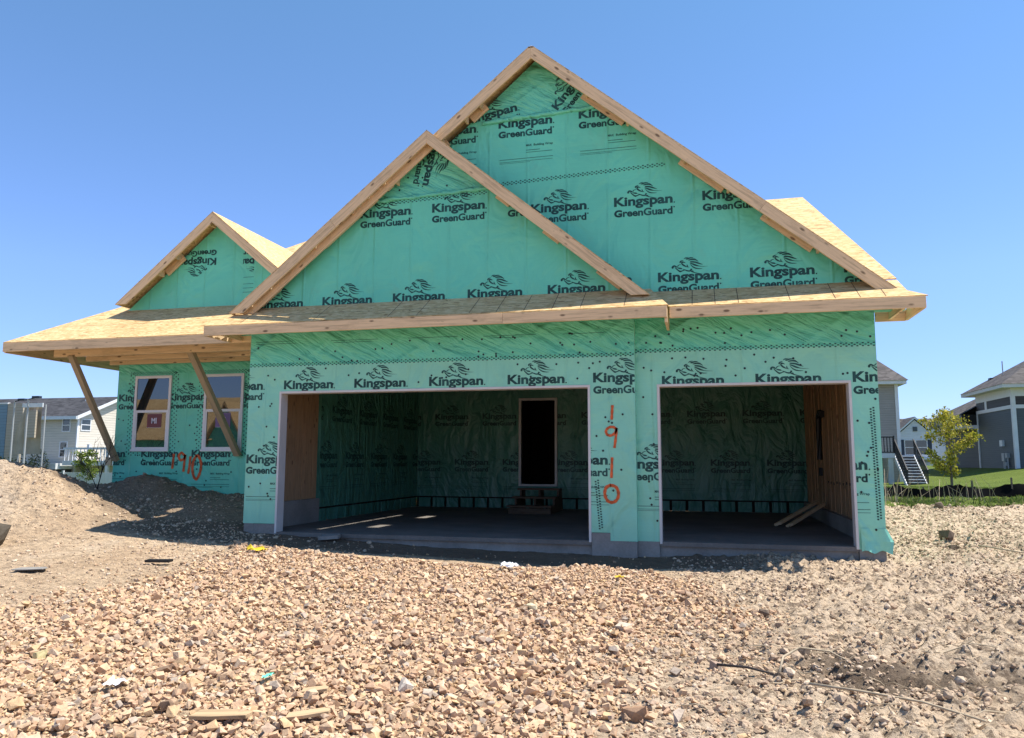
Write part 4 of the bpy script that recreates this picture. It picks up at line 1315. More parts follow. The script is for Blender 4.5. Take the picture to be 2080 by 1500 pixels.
single_rock('boulder', -2.78, -1.98, 0.36, (0.10, 0.085, 0.065), 'dark boulder sunk in the dirt mound at the left edge', 113, 'boulder', mat='clod', npts=40)

# ------------------------------------------------------------------ neighbouring houses
M['sid_grey'] = siding_mat('dark_grey_siding', (0.085, 0.098, 0.102), 0.13)
M['sid_shake'] = siding_mat('dark_shake_panel', (0.055, 0.05, 0.05), 0.3)
M['sid_tan'] = siding_mat('taupe_siding', (0.30, 0.275, 0.245), 0.16)
M['sid_white'] = siding_mat('white_siding', (0.55, 0.57, 0.60), 0.2)
M['sid_cream'] = siding_mat('cream_siding', (0.54, 0.49, 0.41), 0.2)
M['sid_beige'] = siding_mat('beige_siding', (0.40, 0.335, 0.255), 0.18)
M['sid_blue'] = siding_mat('blue_grey_siding', (0.16, 0.24, 0.30), 0.2)
M['shingle'] = shingle_mat('grey_shingle', (0.105, 0.095, 0.09))
M['shingle2'] = shingle_mat('dark_shingle', (0.06, 0.06, 0.065))
M['trimw'] = flat('house_trim', (0.62, 0.63, 0.64), 0.5, 0.3, 0.05)
M['soffit'] = flat('soffit_board', (0.60, 0.60, 0.57), 0.6, 0.2, 0.05)
M['nglass'] = glass_mat('neighbour_glass', (0.02, 0.028, 0.036), 0.04, 1.8)
M['shutter'] = flat('navy_shutter', (0.025, 0.035, 0.055), 0.6, 0.3)
M['deckw'] = flat('deck_board', (0.46, 0.44, 0.43), 0.7, 0.2, 0.1, 6)
M['meter'] = flat('utility_grey', (0.36, 0.36, 0.36), 0.5, 0.4, 0.08)

def win(parent, x0, x1, z0, z1, yf, axis='y', sg=-1, mull=0, name='window', shade=None):
    """window in a wall whose outside is at yf, facing sg along the axis; its pane is a sub-part"""
    f = MB(); g = MB(); t = 0.07
    def bx(mb, a, b, c, d, o0, o1, mi=0):
        lo, hi = sorted((yf + sg * o0, yf + sg * o1))
        if axis == 'y': mb.box(a, b, lo, hi, c, d, mi)
        else: mb.box(lo, hi, a, b, c, d, mi)
    bx(f, x0, x0 + t, z0, z1, 0, .05); bx(f, x1 - t, x1, z0, z1, 0, .05); bx(f, x0 + t, x1 - t, z1 - t, z1, 0, .05); bx(f, x0 + t, x1 - t, z0, z0 + t, 0, .05)
    zm = (z0 + z1) / 2
    bx(f, x0 + t, x1 - t, zm - .03, zm + .03, .005, .045)
    for k in range(mull):
        xm = x0 + (x1 - x0) * (k + 1) / (mull + 1); bx(f, xm - .05, xm + .05, z0 + t, z1 - t, .003, .047)
    w = f.build(name, 'trimw', parent)
    bx(g, x0 + t - .01, x1 - t + .01, z0 + t - .01, z1 - t + .01, .006, .016)
    g.build('pane', shade or 'nglass', w)
    return w

# grey two-storey house on the far right
hg = empty('grey_house', (0, 0, 0), 'dark grey two-storey house with cream eaves at the far right edge', 'house')
b = MB(); b.box(26.05, 37, 43.6, 50.1, -0.4, 4.55, 0); b.build('wall', 'sid_grey', hg)
b = MB(); b.box(26.02, 37, 43.57, 50.12, 4.78, 5.32); b.build('shake_band', 'sid_shake', hg)
b = MB()
b.box(25.99, 37, 43.54, 50.14, 4.55, 4.78); b.box(25.99, 37, 43.54, 50.14, 5.32, 5.82)
b.box(25.98, 26.2, 43.52, 43.75, -0.1, 4.55); b.box(25.985, 26.2, 43.525, 43.75, 4.78, 5.32); b.box(25.985, 26.1, 48.0, 48.35, 4.78, 5.32)
b.box(25.98, 26.1, 50.0, 50.15, -0.1, 4.55)
b.build('trim', 'trimw', hg)
b = MB(); b.box(25.3, 37.7, 42.85, 50.85, 5.82, 6.05); b.build('eave', 'soffit', hg)
b = MB()
e0, e1, f0, f1, zr = 25.25, 37.8, 42.8, 50.9, 8.6
b.poly([(e0, f0, 6.05), (e1, f0, 6.05), (e1 - 4.05, 46.85, zr), (e0 + 4.05, 46.85, zr)]); b.poly([(e0, f1, 6.05), (e0, f0, 6.05), (e0 + 4.05, 46.85, zr)])
b.poly([(e1, f1, 6.05), (e0, f1, 6.05), (e0 + 4.05, 46.85, zr), (e1 - 4.05, 46.85, zr)]); b.poly([(e1, f0, 6.05), (e1, f1, 6.05), (e1 - 4.05, 46.85, zr)])
rf = b.build('roof', 'shingle', hg)
b = MB(); b.tube([(26.75, 46.85, 7.0), (26.75, 46.85, 7.95)], 0.035, 6); b.build('vent_pipe', 'meter', rf)
b = MB(); b.box(26.5, 26.8, 48.5, 48.9, 6.6, 7.0); b.build('roof_vent', 'black', rf)
b = MB(); b.box(26.05, 36, 50.1, 58, -0.4, 3.55); b.build('wing_wall', 'sid_shake', hg)
b = MB(); b.box(25.0, 36, 50.11, 58.5, 3.55, 3.8); b.build('wing_eave', 'trimw', hg)
b = MB(); b.box(25.02, 36, 50.1, 58.4, 3.8, 4.55); b.build('wing_black_fascia', 'black', hg)  # black eave fascia above the white wing eave
b = MB(); b.poly([(24.95, 50.2, 4.55), (24.95, 58.6, 4.55), (28.2, 54.4, 6.4)]); b.poly([(24.95, 50.12, 4.55), (28.2, 50.12, 6.3), (28.2, 54.4, 6.4)]); b.poly([(24.95, 58.6, 4.55), (36, 58.6, 4.55), (28.2, 54.4, 6.4)]); b.build('wing_roof', 'shingle', hg)
b = MB(); b.box(25.9, 26.045, 45.4, 45.85, 2.2, 2.6); b.build('vent_hood', 'trimw', hg)
b = MB(); b.box(25.85, 26.045, 45.1, 45.5, 1.25, 1.75); b.tube([(25.95, 45.2, 1.25), (25.95, 45.2, 0.5)], 0.05, 6); b.tube([(25.95, 45.4, 1.25), (25.95, 45.4, 0.5)], 0.05, 6); b.build('meter_box', 'meter', hg)
b = MB(); b.box(25.85, 26.045, 44.6, 44.85, 1.45, 1.75); b.tube([(25.95, 44.72, 1.45), (25.95, 44.72, 0.5)], 0.045, 6); b.tube([(25.93, 44.95, 0.95), (25.93, 44.95, 1.2)], 0.11, 8); b.build('gas_meter', 'meter', hg)

# taupe house with a deck, partly hidden by the right corner
ht = empty('taupe_house', (0, 0, 0), 'taupe two-storey house with a raised deck behind the right garage corner', 'house')
b = MB(); b.box(9, 20.0, 46.2, 56, -0.9, 6.45); b.build('wall', 'sid_tan', ht)
b = MB(); b.box(19.85, 20.06, 46.14, 46.4, -0.9, 6.45); b.build('corner_trim', 'trimw', ht)
b = MB(); b.box(8.6, 20.5, 45.6, 56.4, 6.45, 6.68); b.build('eave', 'trimw', ht)
b = MB(); b.poly([(8.5, 45.5, 6.68), (20.6, 45.5, 6.68), (19.2, 49.6, 8.85), (10, 49.6, 8.85)]); b.poly([(20.6, 45.5, 6.68), (20.6, 56.5, 6.68), (19.2, 49.6, 8.85)]); b.poly([(8.5, 56.5, 6.68), (20.6, 56.5, 6.68), (19.2, 49.6, 8.85), (10, 49.6, 8.85)]); b.poly([(8.5, 45.5, 6.68), (8.5, 56.5, 6.68), (10, 49.6, 8.85)])
b.build('roof', 'shingle', ht)
win(ht, 17.4, 18.75, 1.9, 3.9, 46.2)
b = MB(); b.box(14.0, 18.95, 43.0, 46.19, 1.42, 1.72); b.box(18.55, 18.85, 43.1, 43.35, -0.9, 1.42); b.box(15.2, 15.5, 43.1, 43.35, -0.9, 1.42)
dk = b.build('deck', 'trimw', ht)
b = MB()
for k in range(28):
    x = 14.05 + k * 0.178
    b.box(x, x + 0.05, 43.05, 43.09, 1.8, 2.72)
b.box(14.0, 18.95, 43.03, 43.11, 2.72, 2.8); b.box(14.0, 18.95, 43.03, 43.11, 1.76, 1.82)
for k in range(4):
    b.box(14.0 + k * 1.63, 14.08 + k * 1.63, 43.02, 43.12, 1.72, 2.85)
b.build('railing', 'black', dk)
st = MB(); rl = MB(); r2 = MB()
for k in range(11):
    z = 1.55 - k * 0.178; y = 43.2 - k * 0.27
    st.box(19.02, 20.05, y - 0.30, y, z - 0.045, z)
    r2.box(19.03, 20.04, y - 0.262, y - 0.252, z - 0.175, z - 0.047)
st.prism([(19.0, 43.2, 1.60), (19.0, 43.2, 1.25), (19.0, 40.1, -0.75), (19.0, 40.1, -0.42)], (-0.06, 0, 0)); st.prism([(20.08, 43.2, 1.60), (20.08, 43.2, 1.25), (20.08, 40.1, -0.75), (20.08, 40.1, -0.42)], (0.06, 0, 0))
sto = st.build('stairs', 'trimw', dk); r2.build('riser', 'sid_shake', sto)
for x in (19.0, 20.12):
    rl.tube([(x, 43.2, 2.6), (x, 40.3, 0.65)], 0.055, 6)
    for k in range(14):
        t = k / 13; y = 43.2 - 2.9 * t; z = 2.6 - 1.95 * t
        rl.box(x - .02, x + .02, y - .02, y + .02, z - 0.95, z)
rl.build('railing', 'black', sto)
b = MB()
for x, y in ((16.4, 44.4), (17.6, 44.2)):
    b.box(x, x + .5, y, y + .5, 2.12, 2.17); b.box(x, x + .5, y + .46, y + .5, 2.17, 2.65)
    for dx in (0, .45):
        for dy in (0, .45):
            b.box(x + dx, x + dx + .05, y + dy, y + dy + .05, 1.72, 2.12)
    tag(b.build('deck_chair', 'black'), 'black patio chair on the raised deck, ' + ('further left' if x < 17 else 'nearest the deck stairs'), 'chair', 'patio chairs on the deck')
    b = MB()

# white house in the distance
hw = empty('white_house', (0, 0, 0), 'white gabled house with navy shutters far behind the deck stairs', 'house')
b = MB(); b.prism([(30.6, 94, -0.6), (34.5, 94, -0.6), (34.5, 94, 4.75), (32.65, 94, 6.45), (30.8, 94, 4.75), (30.6, 94, 4.75)], (0, 8, 0)); b.box(28, 40, 96, 104, -0.6, 4.7); b.build('wall', 'sid_white', hw)
b = MB()
for sx in (-1, 1):
    b.prism([(32.65, 93.7, 6.85), (32.65 + sx * 2.2, 93.7, 4.85), (32.65 + sx * 2.2, 93.7, 4.65), (32.65, 93.7, 6.62)], (0, 0.3, 0))
b.build('rake_trim', 'trimw', hw)
b = MB()
b.poly([(32.65, 93.72, 6.87), (34.87, 93.72, 4.86), (34.87, 99, 4.86), (32.65, 99, 6.87)]); b.poly([(32.65, 93.72, 6.87), (30.43, 93.72, 4.86), (30.43, 99, 4.86), (32.65, 99, 6.87)])
b.poly([(27.6, 95.6, 4.7), (40.4, 95.6, 4.7), (36.2, 99.5, 6.9), (30, 99.5, 6.9)]); b.poly([(40.4, 95.6, 4.7), (40.4, 104, 4.7), (36.2, 99.5, 6.9)])
b.poly([(27.6, 104, 4.7), (40.4, 104, 4.7), (36.2, 99.5, 6.9), (30, 99.5, 6.9)])
b.build('roof', 'shingle', hw)
win(hw, 31.35, 33.95, 2.1, 4.0, 94, mull=1)
b = MB(); b.box(30.8, 31.3, 93.93, 93.99, 2.1, 4.0); b.build('shutter', 'shutter', hw)
b = MB(); b.box(34.0, 34.45, 93.93, 93.99, 2.1, 4.0); b.build('shutter', 'shutter', hw)
b = MB(); b.box(32.4, 32.9, 93.9, 93.99, 5.05, 5.6); b.build('gable_vent', 'sid_grey', hw)
b = MB(); b.box(30.6, 36.5, 92.4, 94, 1.55, 1.75); b.box(30.6, 37, 93.2, 94, -0.6, 1.2); b.build('porch', 'trimw', hw)

# house on the left with the sunlit cream gable
hl = empty('cream_gabled_house', (0, 0, 0), 'two-storey house with a sunlit cream gable and grey roof behind the white fence', 'house')
b = MB(); b.box(-58, -40.55, 39.3, 47.6, -1.2, 4.6); b.prism([(-40.55, 39.3, 4.6), (-40.55, 47.6, 4.6), (-40.55, 43.45, 6.25)], (-2, 0, 0)); b.build('wall', 'sid_cream', hl)
b = MB()
b.poly([(-58, 38.8, 4.55), (-40.2, 38.8, 4.55), (-40.2, 43.45, 6.45), (-58, 43.45, 6.45)]); b.poly([(-58, 48.1, 4.55), (-40.2, 48.1, 4.55), (-40.2, 43.45, 6.45), (-58, 43.45, 6.45)])
rf = b.build('roof', 'shingle2', hl)
b = MB(); b.tube([(-43.0, 42.6, 6.0), (-43.0, 42.6, 6.9)], 0.09, 6); b.build('vent_pipe', 'trimw', rf)
b = MB(); b.prism([(-40.2, 38.8, 4.55), (-40.2, 43.45, 6.45), (-40.2, 43.45, 6.2), (-40.2, 38.8, 4.28)], (0.05, 0, 0)); b.prism([(-40.2, 48.1, 4.55), (-40.2, 43.45, 6.45), (-40.2, 43.45, 6.2), (-40.2, 48.1, 4.28)], (0.05, 0, 0)); b.box(-58, -40.2, 38.72, 38.8, 4.3, 4.55)
b.box(-40.6, -40.5, 39.24, 39.4, -1.0, 4.3)
b.build('trim', 'trimw', hl)
win(hl, -42.0, -41.2, 3.35, 4.4, 39.3); win(hl, -42.1, -41.35, 1.35, 2.6, 39.3)
win(hl, 39.6, 40.6, 3.45, 4.4, -40.55, 'x', 1)
b = MB(); b.box(-48, -40.7, 37.6, 39.29, 0.45, 0.9); b.build('deck', 'trimw', hl)
b = MB(); b.box(-47.9, -40.8, 37.7, 39.28, -1.0, 0.44); b.build('skirting', 'sid_shake', hl)
dkr = MB()
for x, y in ((-38.9, 38.6), (-36.6, 38.0), (-35.6, 38.4), (-34.4, 38.0)):
    dkr.box(x, x + .22, y, y + .22, -1.2, 2.35)
dkr.box(-40.5, -34, 38.0, 44, 0.75, 1.1)
dkr.box(-40.5, -34, 38.0, 38.1, 1.95, 2.1)
for k in range(18):
    dkr.box(-40.4 + k * .36, -40.34 + k * .36, 38.03, 38.08, 1.1, 1.95)
dkr.build('side_deck', 'trimw', hl)

# white board fence
fn = empty('white_fence', (0, 0, 0), 'low white board fence in front of the cream gabled house', 'fence')
b = MB(); pA = Vector((-46, 36.2, 0)); pB = Vector((-33.2, 33.3, 0)); pC = Vector((-27.5, 33.0, 0))
for a_, b_ in ((pA, pB), (pB, pC)):
    n = int((b_ - a_).length / 0.3); dv = (b_ - a_) / n
    for k in range(n):
        p0 = a_ + dv * k; p1 = a_ + dv * (k + 0.94)
        nn = Vector((dv.y, -dv.x, 0)).normalized() * 0.03
        b.prism([(p0.x, p0.y, -1.5), (p1.x, p1.y, -1.5), (p1.x, p1.y, 0.30), (p0.x, p0.y, 0.30)], nn)
b.build('boards', 'trimw', fn)
for p_ in (pA, pA.lerp(pB, 0.25), pA.lerp(pB, .5), pA.lerp(pB, .75), pB, pB.lerp(pC, 0.5), pC):
    q = MB(); q.box(p_.x - .07, p_.x + .07, p_.y - .14, p_.y - 0.035, -1.5, 0.42); q.build('post', 'trimw', fn)

# beige and blue-grey houses at the left edge
M['tarp'] = flat('tan_tarp', (0.40, 0.335, 0.255), 0.85, 0.1, 0.15, 1.5, 0.4)
hb = empty('construction_tarp', (0, 0, 0), 'tan tarp hung like a wall with a slanted left edge beside the blue-grey panel', 'tarp')
b = MB(); nu, nv = 26, 14
for i in range(nu + 1):
    for j in range(nv + 1):
        t, f_ = i / nu, j / nv
        xl = -35.35 + 0.85 * f_ ** 1.6; x = xl + (-33.1 - xl) * t
        b.v.append((x, 28.6 + 0.10 * math.sin(t * 15 + f_ * 2) * (1 - 0.4 * f_), 1.5 + (4.45 - 1.5 + 0.12 * t) * f_))
for i in range(nu):
    for j in range(nv):
        k = i * (nv + 1) + j
        b.f.append((k, k + nv + 1, k + nv + 2, k + 1)); b.mi.append(0)
b.build('sheet', 'tarp', hb, recalc=False, smooth=True)
b = MB(); b.box(-34.6, -33.05, 28.5, 28.58, 4.42, 4.68); b.build('top_fold', 'trimw', hb)
b = MB(); b.box(-34.1, -33.3, 28.3, 28.42, 2.5, 4.2); b.build('patch', 'sid_beige', hb)
for x in (-35.2, -33.05):
    b = MB(); b.tube([(x, 28.75, -0.8), (x + (0.8 if x < -34 else 0), 28.75, 4.6)], 0.05, 6); b.build('pole', 'meter', hb)
h2 = empty('site_panel', (0, 0, 0), 'flat blue-grey site panel cut by the left edge', 'panel')
b = MB(); b.box(-44, -36.95, 29.6, 29.72, -0.8, 4.75); b.build('sheet', 'sid_blue', h2)
b = MB(); b.box(-44, -36.9, 29.56, 29.76, 4.75, 4.85); b.build('top_rail', 'trimw', h2)
b = MB(); b.box(-36.94, -35.7, 29.62, 29.72, -0.8, 4.8); b.build('end_sheet', 'sid_beige', h2)
for k, (x, y, z) in enumerate(((-32.15, 25.65, 4.62), (-27.1, 21.75, 4.35))):
    lamp = empty('street_lamp', (x, y, hz(x, y)), ['slim street lamp rising beside the blue-grey panel', 'slim street lamp standing nearer, in front of the tan tarp'][k], 'street lamp', 'street lamps on the left')
    zz0 = z - hz(x, y)
    b = MB(); b.tube([(0, 0, 0), (0, 0, zz0 - 0.05)], [0.06, 0.04], 8); b.build('pole', 'meter', lamp)
    b = MB(); b.tube([(0, 0, zz0 - 0.08), (0.45, 0, zz0)], 0.03, 6); b.box(0.3, 0.75, -0.1, 0.1, zz0 - 0.03, zz0 + 0.08); b.build('lamp_head', 'shutter', lamp)

# ------------------------------------------------------------------ plants
def leaf_mat(name, a, b_):
    k = NT(name, 0.6, 0.3)
    at = k.n('ShaderNodeAttribute'); at.attribute_name = 'tint'
    k.color(at.outputs['Color'])
    k.b.inputs['Subsurface Weight'].default_value = 0.0
    tr = k.n('ShaderNodeBsdfTranslucent'); mx = k.n('ShaderNodeMixShader')
    mx.inputs[0].default_value = 0.35
    k.l(at.outputs['Color'], tr.inputs[0])
    out = k.t.nodes['Material Output']
    k.l(k.b.outputs[0], mx.inputs[1]); k.l(tr.outputs[0], mx.inputs[2]); k.l(mx.outputs[0], out.inputs[0])
    return k.m
M['leaf'] = leaf_mat('foliage', 0, 0)
M['bark'] = flat('bark', (0.16, 0.125, 0.10), 0.9, 0.1, 0.3, 20, 0.5)
M['twig'] = flat('dry_twig', (0.40, 0.32, 0.22), 0.9, 0.1, 0.25, 9)
M['darktwig'] = flat('dark_twig', (0.06, 0.05, 0.045), 0.9, 0.1, 0.25, 9)

def leaves(name, centers, size, pal, parent=None, seed=0):
    r = np.random.default_rng(seed); n = len(centers)
    R_ = rots(n); s_ = size * r.uniform(0.6, 1.3, (n, 1, 1))
    q = np.array([(-0.5, 0, 0), (0, -0.32, 0.06), (0.55, 0, 0), (0, 0.32, 0.06)])
    P = np.einsum('nij,vj->nvi', R_, q) * s_ + centers[:, None, :]
    col = np.array(pal)[r.integers(0, len(pal), n)] * r.uniform(0.75, 1.2, (n, 1))
    o = np_mesh(name, P.reshape(-1, 3), np.arange(n * 4).reshape(n, 4), 'leaf', False, np.repeat(col, 4, 0))
    if parent is not None: o.parent = parent
    return o
def tree(label, x, y, h, w, zc, nleaf, size, pal, seed, trunk_r=0.035, cat='tree', name='young_tree', shape=None):
    r = random.Random(seed); z0 = hz(x, y)
    t = empty(name, (x, y, z0), label, cat)
    mb = MB(); tips = []
    lean = (r.uniform(-.03, .03), r.uniform(-.03, .03))
    tr = [(lean[0] * i * h / 8, lean[1] * i * h / 8, i * h / 8) for i in range(9)]
    mb.tube(tr, [trunk_r * (1 - 0.095 * i) for i in range(9)], 7)
    for k in range(26):
        f = r.uniform(zc / h, 0.97); b0 = Vector((lean[0] * f * h, lean[1] * f * h, f * h))
        prof = (shape or (lambda q: math.sin(PI * min(1, max(0, (q * 0.86 + 0.14)))) ** 0.8))((f - zc / h) / (1 - zc / h))
        a = k * 2.4 + r.uniform(-.4, .4); L = w / 2 * prof * r.uniform(0.65, 1.15) + 0.04
        p1 = b0 + Vector((math.cos(a), math.sin(a), 0.28)) * L * 0.5; p2 = b0 + Vector((math.cos(a), math.sin(a), 0.5)) * L
        mb.tube([b0, p1, p2], [trunk_r * 0.32 * (1.2 - f), trunk_r * 0.2, 0.004], 4)
        tips += [(b0.lerp(p1, 0.6), 0.5), (p1, 0.8), (p1.lerp(p2, 0.5), 1.0), (p2, 1.0)]
        for _ in range(2):
            q = p2 + Vector((r.gauss(0, .1), r.gauss(0, .1), r.gauss(0.03, .08))) * w * 0.5
            mb.tube([p1, q], [0.006, 0.003], 3); tips.append((q, 0.9))
    mb.build('trunk', 'bark', t)
    rr = np.random.default_rng(seed)
    wts = np.array([q[1] for q in tips]); wts /= wts.sum()
    ci = rr.choice(len(tips), nleaf, p=wts)
    C_ = np.array([tips[i][0][:] for i in ci]) + rr.normal(0, 0.062 * w, (nleaf, 3)) * (1, 1, 0.8)
    leaves('crown', C_, size, pal, t, seed)
    return t
YG = [(0.36, 0.34, 0.035), (0.45, 0.40, 0.045), (0.27, 0.28, 0.03), (0.52, 0.43, 0.06), (0.16, 0.18, 0.02)]
tree('young yellow-green tree standing on the lawn before the grey house', 14.54, 15.9, 2.62, 1.3, 0.6, 3000, 0.085, YG, 5, 0.045)
tree('small bright green tree by the white fence', -28.05, 27.1, 2.85, 1.3, 1.1, 1500, 0.12, [(0.16, 0.22, 0.03), (0.22, 0.27, 0.04), (0.09, 0.13, 0.02)], 9, 0.03)
for k, (x, y, w_, h_, lb) in enumerate(((-35.0, 27.6, 1.3, 1.6, 'dark shrub at the left foot of the tan tarp'), (-33.9, 27.4, 1.1, 1.4, 'dark shrub under the middle of the tan tarp'), (-32.9, 27.8, 0.9, 1.3, 'dark shrub at the right corner of the tan tarp'), (-41.6, 36.9, 1.6, 2.2, 'dark shrub growing against the deck of the cream gabled house'), (-43.6, 36.9, 1.4, 2.7, 'taller grey-green shrub left of the deck shrub'))):
    z0 = hz(x, y); h_ += 1.0; sh = empty('shrub', (x, y, z0), lb, 'shrub', 'shrubs on the left')
    rr = np.random.default_rng(60 + k)
    c_ = rr.normal(0, 1, (900, 3)); c_ /= np.linalg.norm(c_, axis=1, keepdims=True); c_ *= rr.uniform(0.45, 1, (900, 1)) ** 0.5
    c_ = c_ * (w_ / 2, w_ / 2, h_ / 2) + (0, 0, h_ / 2); c_ += rr.normal(0, 0.06, c_.shape)
    leaves('foliage', c_, 0.14, [(0.03, 0.05, 0.025), (0.045, 0.065, 0.035), (0.02, 0.03, 0.02)], sh, 60 + k)
    b = MB()
    for a in range(5):
        b.tube([(0, 0, 0), (math.cos(a * 1.3) * w_ * .3, math.sin(a * 1.3) * w_ * .3, h_ * .7)], [0.03, 0.01], 4)
    b.build('stem', 'bark', sh)
# leafless sapling in front of the window wall
sp = MB(); r = random.Random(4)
x0, y0 = -4.12, 1.5; zb = hz(x0, y0) - 0.05
def twig(p, d, L, rad, lv):
    q = p + d * L
    sp.tube([p, p.lerp(q, .5) + Vector((r.gauss(0, .012), r.gauss(0, .012), 0)), q], [rad, rad * .8, rad * .55], 4)
    if lv:
        for _ in range(3 if lv > 1 else 2):
            dd = (d + Vector((r.gauss(0, .5), r.gauss(0, .4), r.uniform(-.1, .4)))).normalized()
            twig(p.lerp(q, r.uniform(.45, 1)), dd, L * r.uniform(.45, .75), rad * .6, lv - 1)
for k in range(3):
    twig(Vector((x0 + r.uniform(-.05, .05), y0, zb)), Vector((r.gauss(0, .18), r.gauss(0, .1), 1)).normalized(), 0.55, 0.011, 3)
tag(sp.build('bare_sapling', 'darktwig'), 'leafless dark sapling in front of the left end of the window wall', 'sapling')

# weeds along the edge of the lot
def blades(n, sampler, hmin, hmax, wid, pal, name, lean=0.5, seed=0):
    rr = np.random.default_rng(seed)
    X, Y = sampler(rr, n); n = len(X)
    Z = height(X, Y)
    h = rr.uniform(hmin, hmax, n); a = rr.uniform(0, 2 * PI, n); l_ = rr.normal(0, lean, n) * h; w_ = wid * rr.uniform(.6, 1.3, n)
    sx, sy = np.cos(a + PI / 2) * w_, np.sin(a + PI / 2) * w_
    dx, dy = np.cos(a) * l_, np.sin(a) * l_
    P = np.stack([np.stack([X - sx, Y - sy, Z - .02], 1), np.stack([X + sx, Y + sy, Z - .02], 1),
                  np.stack([X + dx * .4 + sx * .7, Y + dy * .4 + sy * .7, Z + h * .6], 1), np.stack([X + dx, Y + dy, Z + h * .95], 1), np.stack([X + dx * .4 - sx * .7, Y + dy * .4 - sy * .7, Z + h * .6], 1)], 1)
    col = np.array(pal)[rr.integers(0, len(pal), n)] * rr.uniform(.75, 1.2, (n, 1))
    return np_mesh(name, P.reshape(-1, 3), np.arange(n * 5).reshape(n, 5), 'leaf', False, np.repeat(col, 5, 0))
def strip(rr, n):
    x = rr.uniform(10.2, 20, n); c = 9.2 + 0.24 * (x - 10) + 0.5 * np.sin(x * 1.3) * .4
    y = c + rr.normal(0.5, 0.55, n)
    k = fbm(x, y, 0.9, 3, 8) + rr.uniform(-.3, .3, n) > -0.12
    return x[k], y[k]
tag(blades(15000, strip, 0.03, 0.12, 0.012, [(0.13, 0.19, 0.035), (0.17, 0.22, 0.05), (0.24, 0.23, 0.09), (0.09, 0.14, 0.03)], 'weeds', seed=3), kind='stuff')
def lawn_pts(rr, n):
    x = rr.uniform(10.2, 24, n); y = rr.uniform(10.5, 24, n)
    return x, y
tag(blades(42000, lawn_pts, 0.03, 0.075, 0.012, [(0.13, 0.185, 0.028), (0.16, 0.215, 0.035), (0.20, 0.23, 0.05)], 'grass_blades', seed=4), kind='stuff')
for k, (x, y, n, lb) in enumerate(((10.9, 9.6, 45, 'tall dry weeds beside the right garage corner'), (11.6, 10.2, 26, 'dry weeds just right of the tallest clump'), (13.0, 10.6, 18, 'crossed dry stalks in front of the black silt fence'), (13.9, 11.0, 10, 'low dry stalks below the young tree'))):
    r = random.Random(k + 3); b = MB()
    for _ in range(n):
        a = r.uniform(0, 2 * PI); h_ = r.uniform(0.3, 0.95) * (1.0 if k < 2 else 0.75); d = r.gauss(0, .5) * h_
        px_, py_ = r.gauss(0, .28), r.gauss(0, .2)
        b.tube([(px_, py_, -0.03), (px_ + d * .4 * math.cos(a), py_ + d * .4 * math.sin(a), h_ * .6), (px_ + d * math.cos(a), py_ + d * math.sin(a), h_)], [0.008, 0.006, 0.003], 3)
    tag(b.build('dry_weed_clump', 'twig', loc=(x, y, hz(x, y))), lb, 'weeds', 'dry weed clumps')

# black silt fence
sf = empty('silt_fence', (14, 12.7, hz(14, 12.7)), 'low black silt fence sagging along the edge of the lawn', 'fence')
v_, q_ = [], []
nn = 90; r = random.Random(2)
for i in range(nn + 1):
    t = i / nn; x = 11.7 + 8.5 * t; y = 11.9 + 3.0 * t + 0.12 * math.sin(t * 21)
    z = hz(x, y); h_ = 0.30 + 0.05 * math.sin(t * 33) + 0.03 * r.random() - (0.10 if t > 0.75 else 0)
    v_ += [(x - 14, y - 12.7 - 0.10, z - 0.08 - hz(14, 12.7)), (x - 14, y - 12.7 - 0.03 + 0.03 * math.sin(i * .9), z + h_ * .5 - hz(14, 12.7)), (x - 14, y - 12.7 + 0.05 * math.sin(i * 0.5), z + h_ - hz(14, 12.7))]
b = MB(); b.v = v_
for i in range(nn):
    for j in range(2):
        b.f.append((i * 3 + j, i * 3 + j + 1, i * 3 + j + 4, i * 3 + j + 3)); b.mi.append(0)
M['geotex'] = flat('black_geotextile', (0.006, 0.006, 0.007), 0.95, 0.05)
b.build('fabric', 'geotex', sf, recalc=False, smooth=True)
for i in (0, 12, 26, 38, 52, 64, 78, 90):
    x, y = v_[i * 3][0], v_[i * 3][1]; b = MB()
    b.box(x - .02, x + .02, y + .09, y + .13, v_[i * 3][2], v_[i * 3 + 2][2] + (0.18 if i in (26, 38) else 0.04)); b.build('stake', 'bark', sf)

# ------------------------------------------------------------------ things inside the garage and on the ground
M['darkwood'] = wood_mat('old_dark_lumber', (0.13, 0.085, 0.055), 0.6)
ws = empty('wooden_steps', (3.0, 5.1, 0), 'dark wooden steps leading up to the inner door', 'steps')
for k in range(3):
    b = MB(); b.box(-0.05, 0.92, 0.02 + k * 0.5, 0.34 + k * 0.5, 0.135 + k * 0.165, 0.175 + k * 0.165); b.build('tread', 'darkwood', ws, bevel=0.004)
b = MB(); b.box(-0.02, 0.90, 0.06, 0.10, 0.0, 0.12); b.build('riser', 'darkwood', ws, bevel=0.004)
for x in (0.0, 0.43, 0.85):
    b = MB(); pts = [(x, 0.10, 0), (x, 0.10, 0.13), (x, 0.55, 0.13), (x, 0.55, 0.295), (x, 1.05, 0.295), (x, 1.05, 0.46), (x, 1.45, 0.46), (x, 1.45, 0)]
    b.prism(pts, (0.04, 0, 0)); b.build('stringer', 'darkwood', ws)
for k, (a, b_) in enumerate((((8.25, 3.3, 0.06), (9.0, 4.35, 0.38)), ((8.42, 3.15, 0.05), (9.08, 4.0, 0.36)))):
    o = board('lumber_board', a, b_, 0.045, 0.15, 'studv' if 0 else 'lumber')
    tag(o, ['plank leaning on the right inner wall, further in', 'plank leaning on the right inner wall, nearer the opening'][k], 'plank', 'planks leaning inside the right bay')
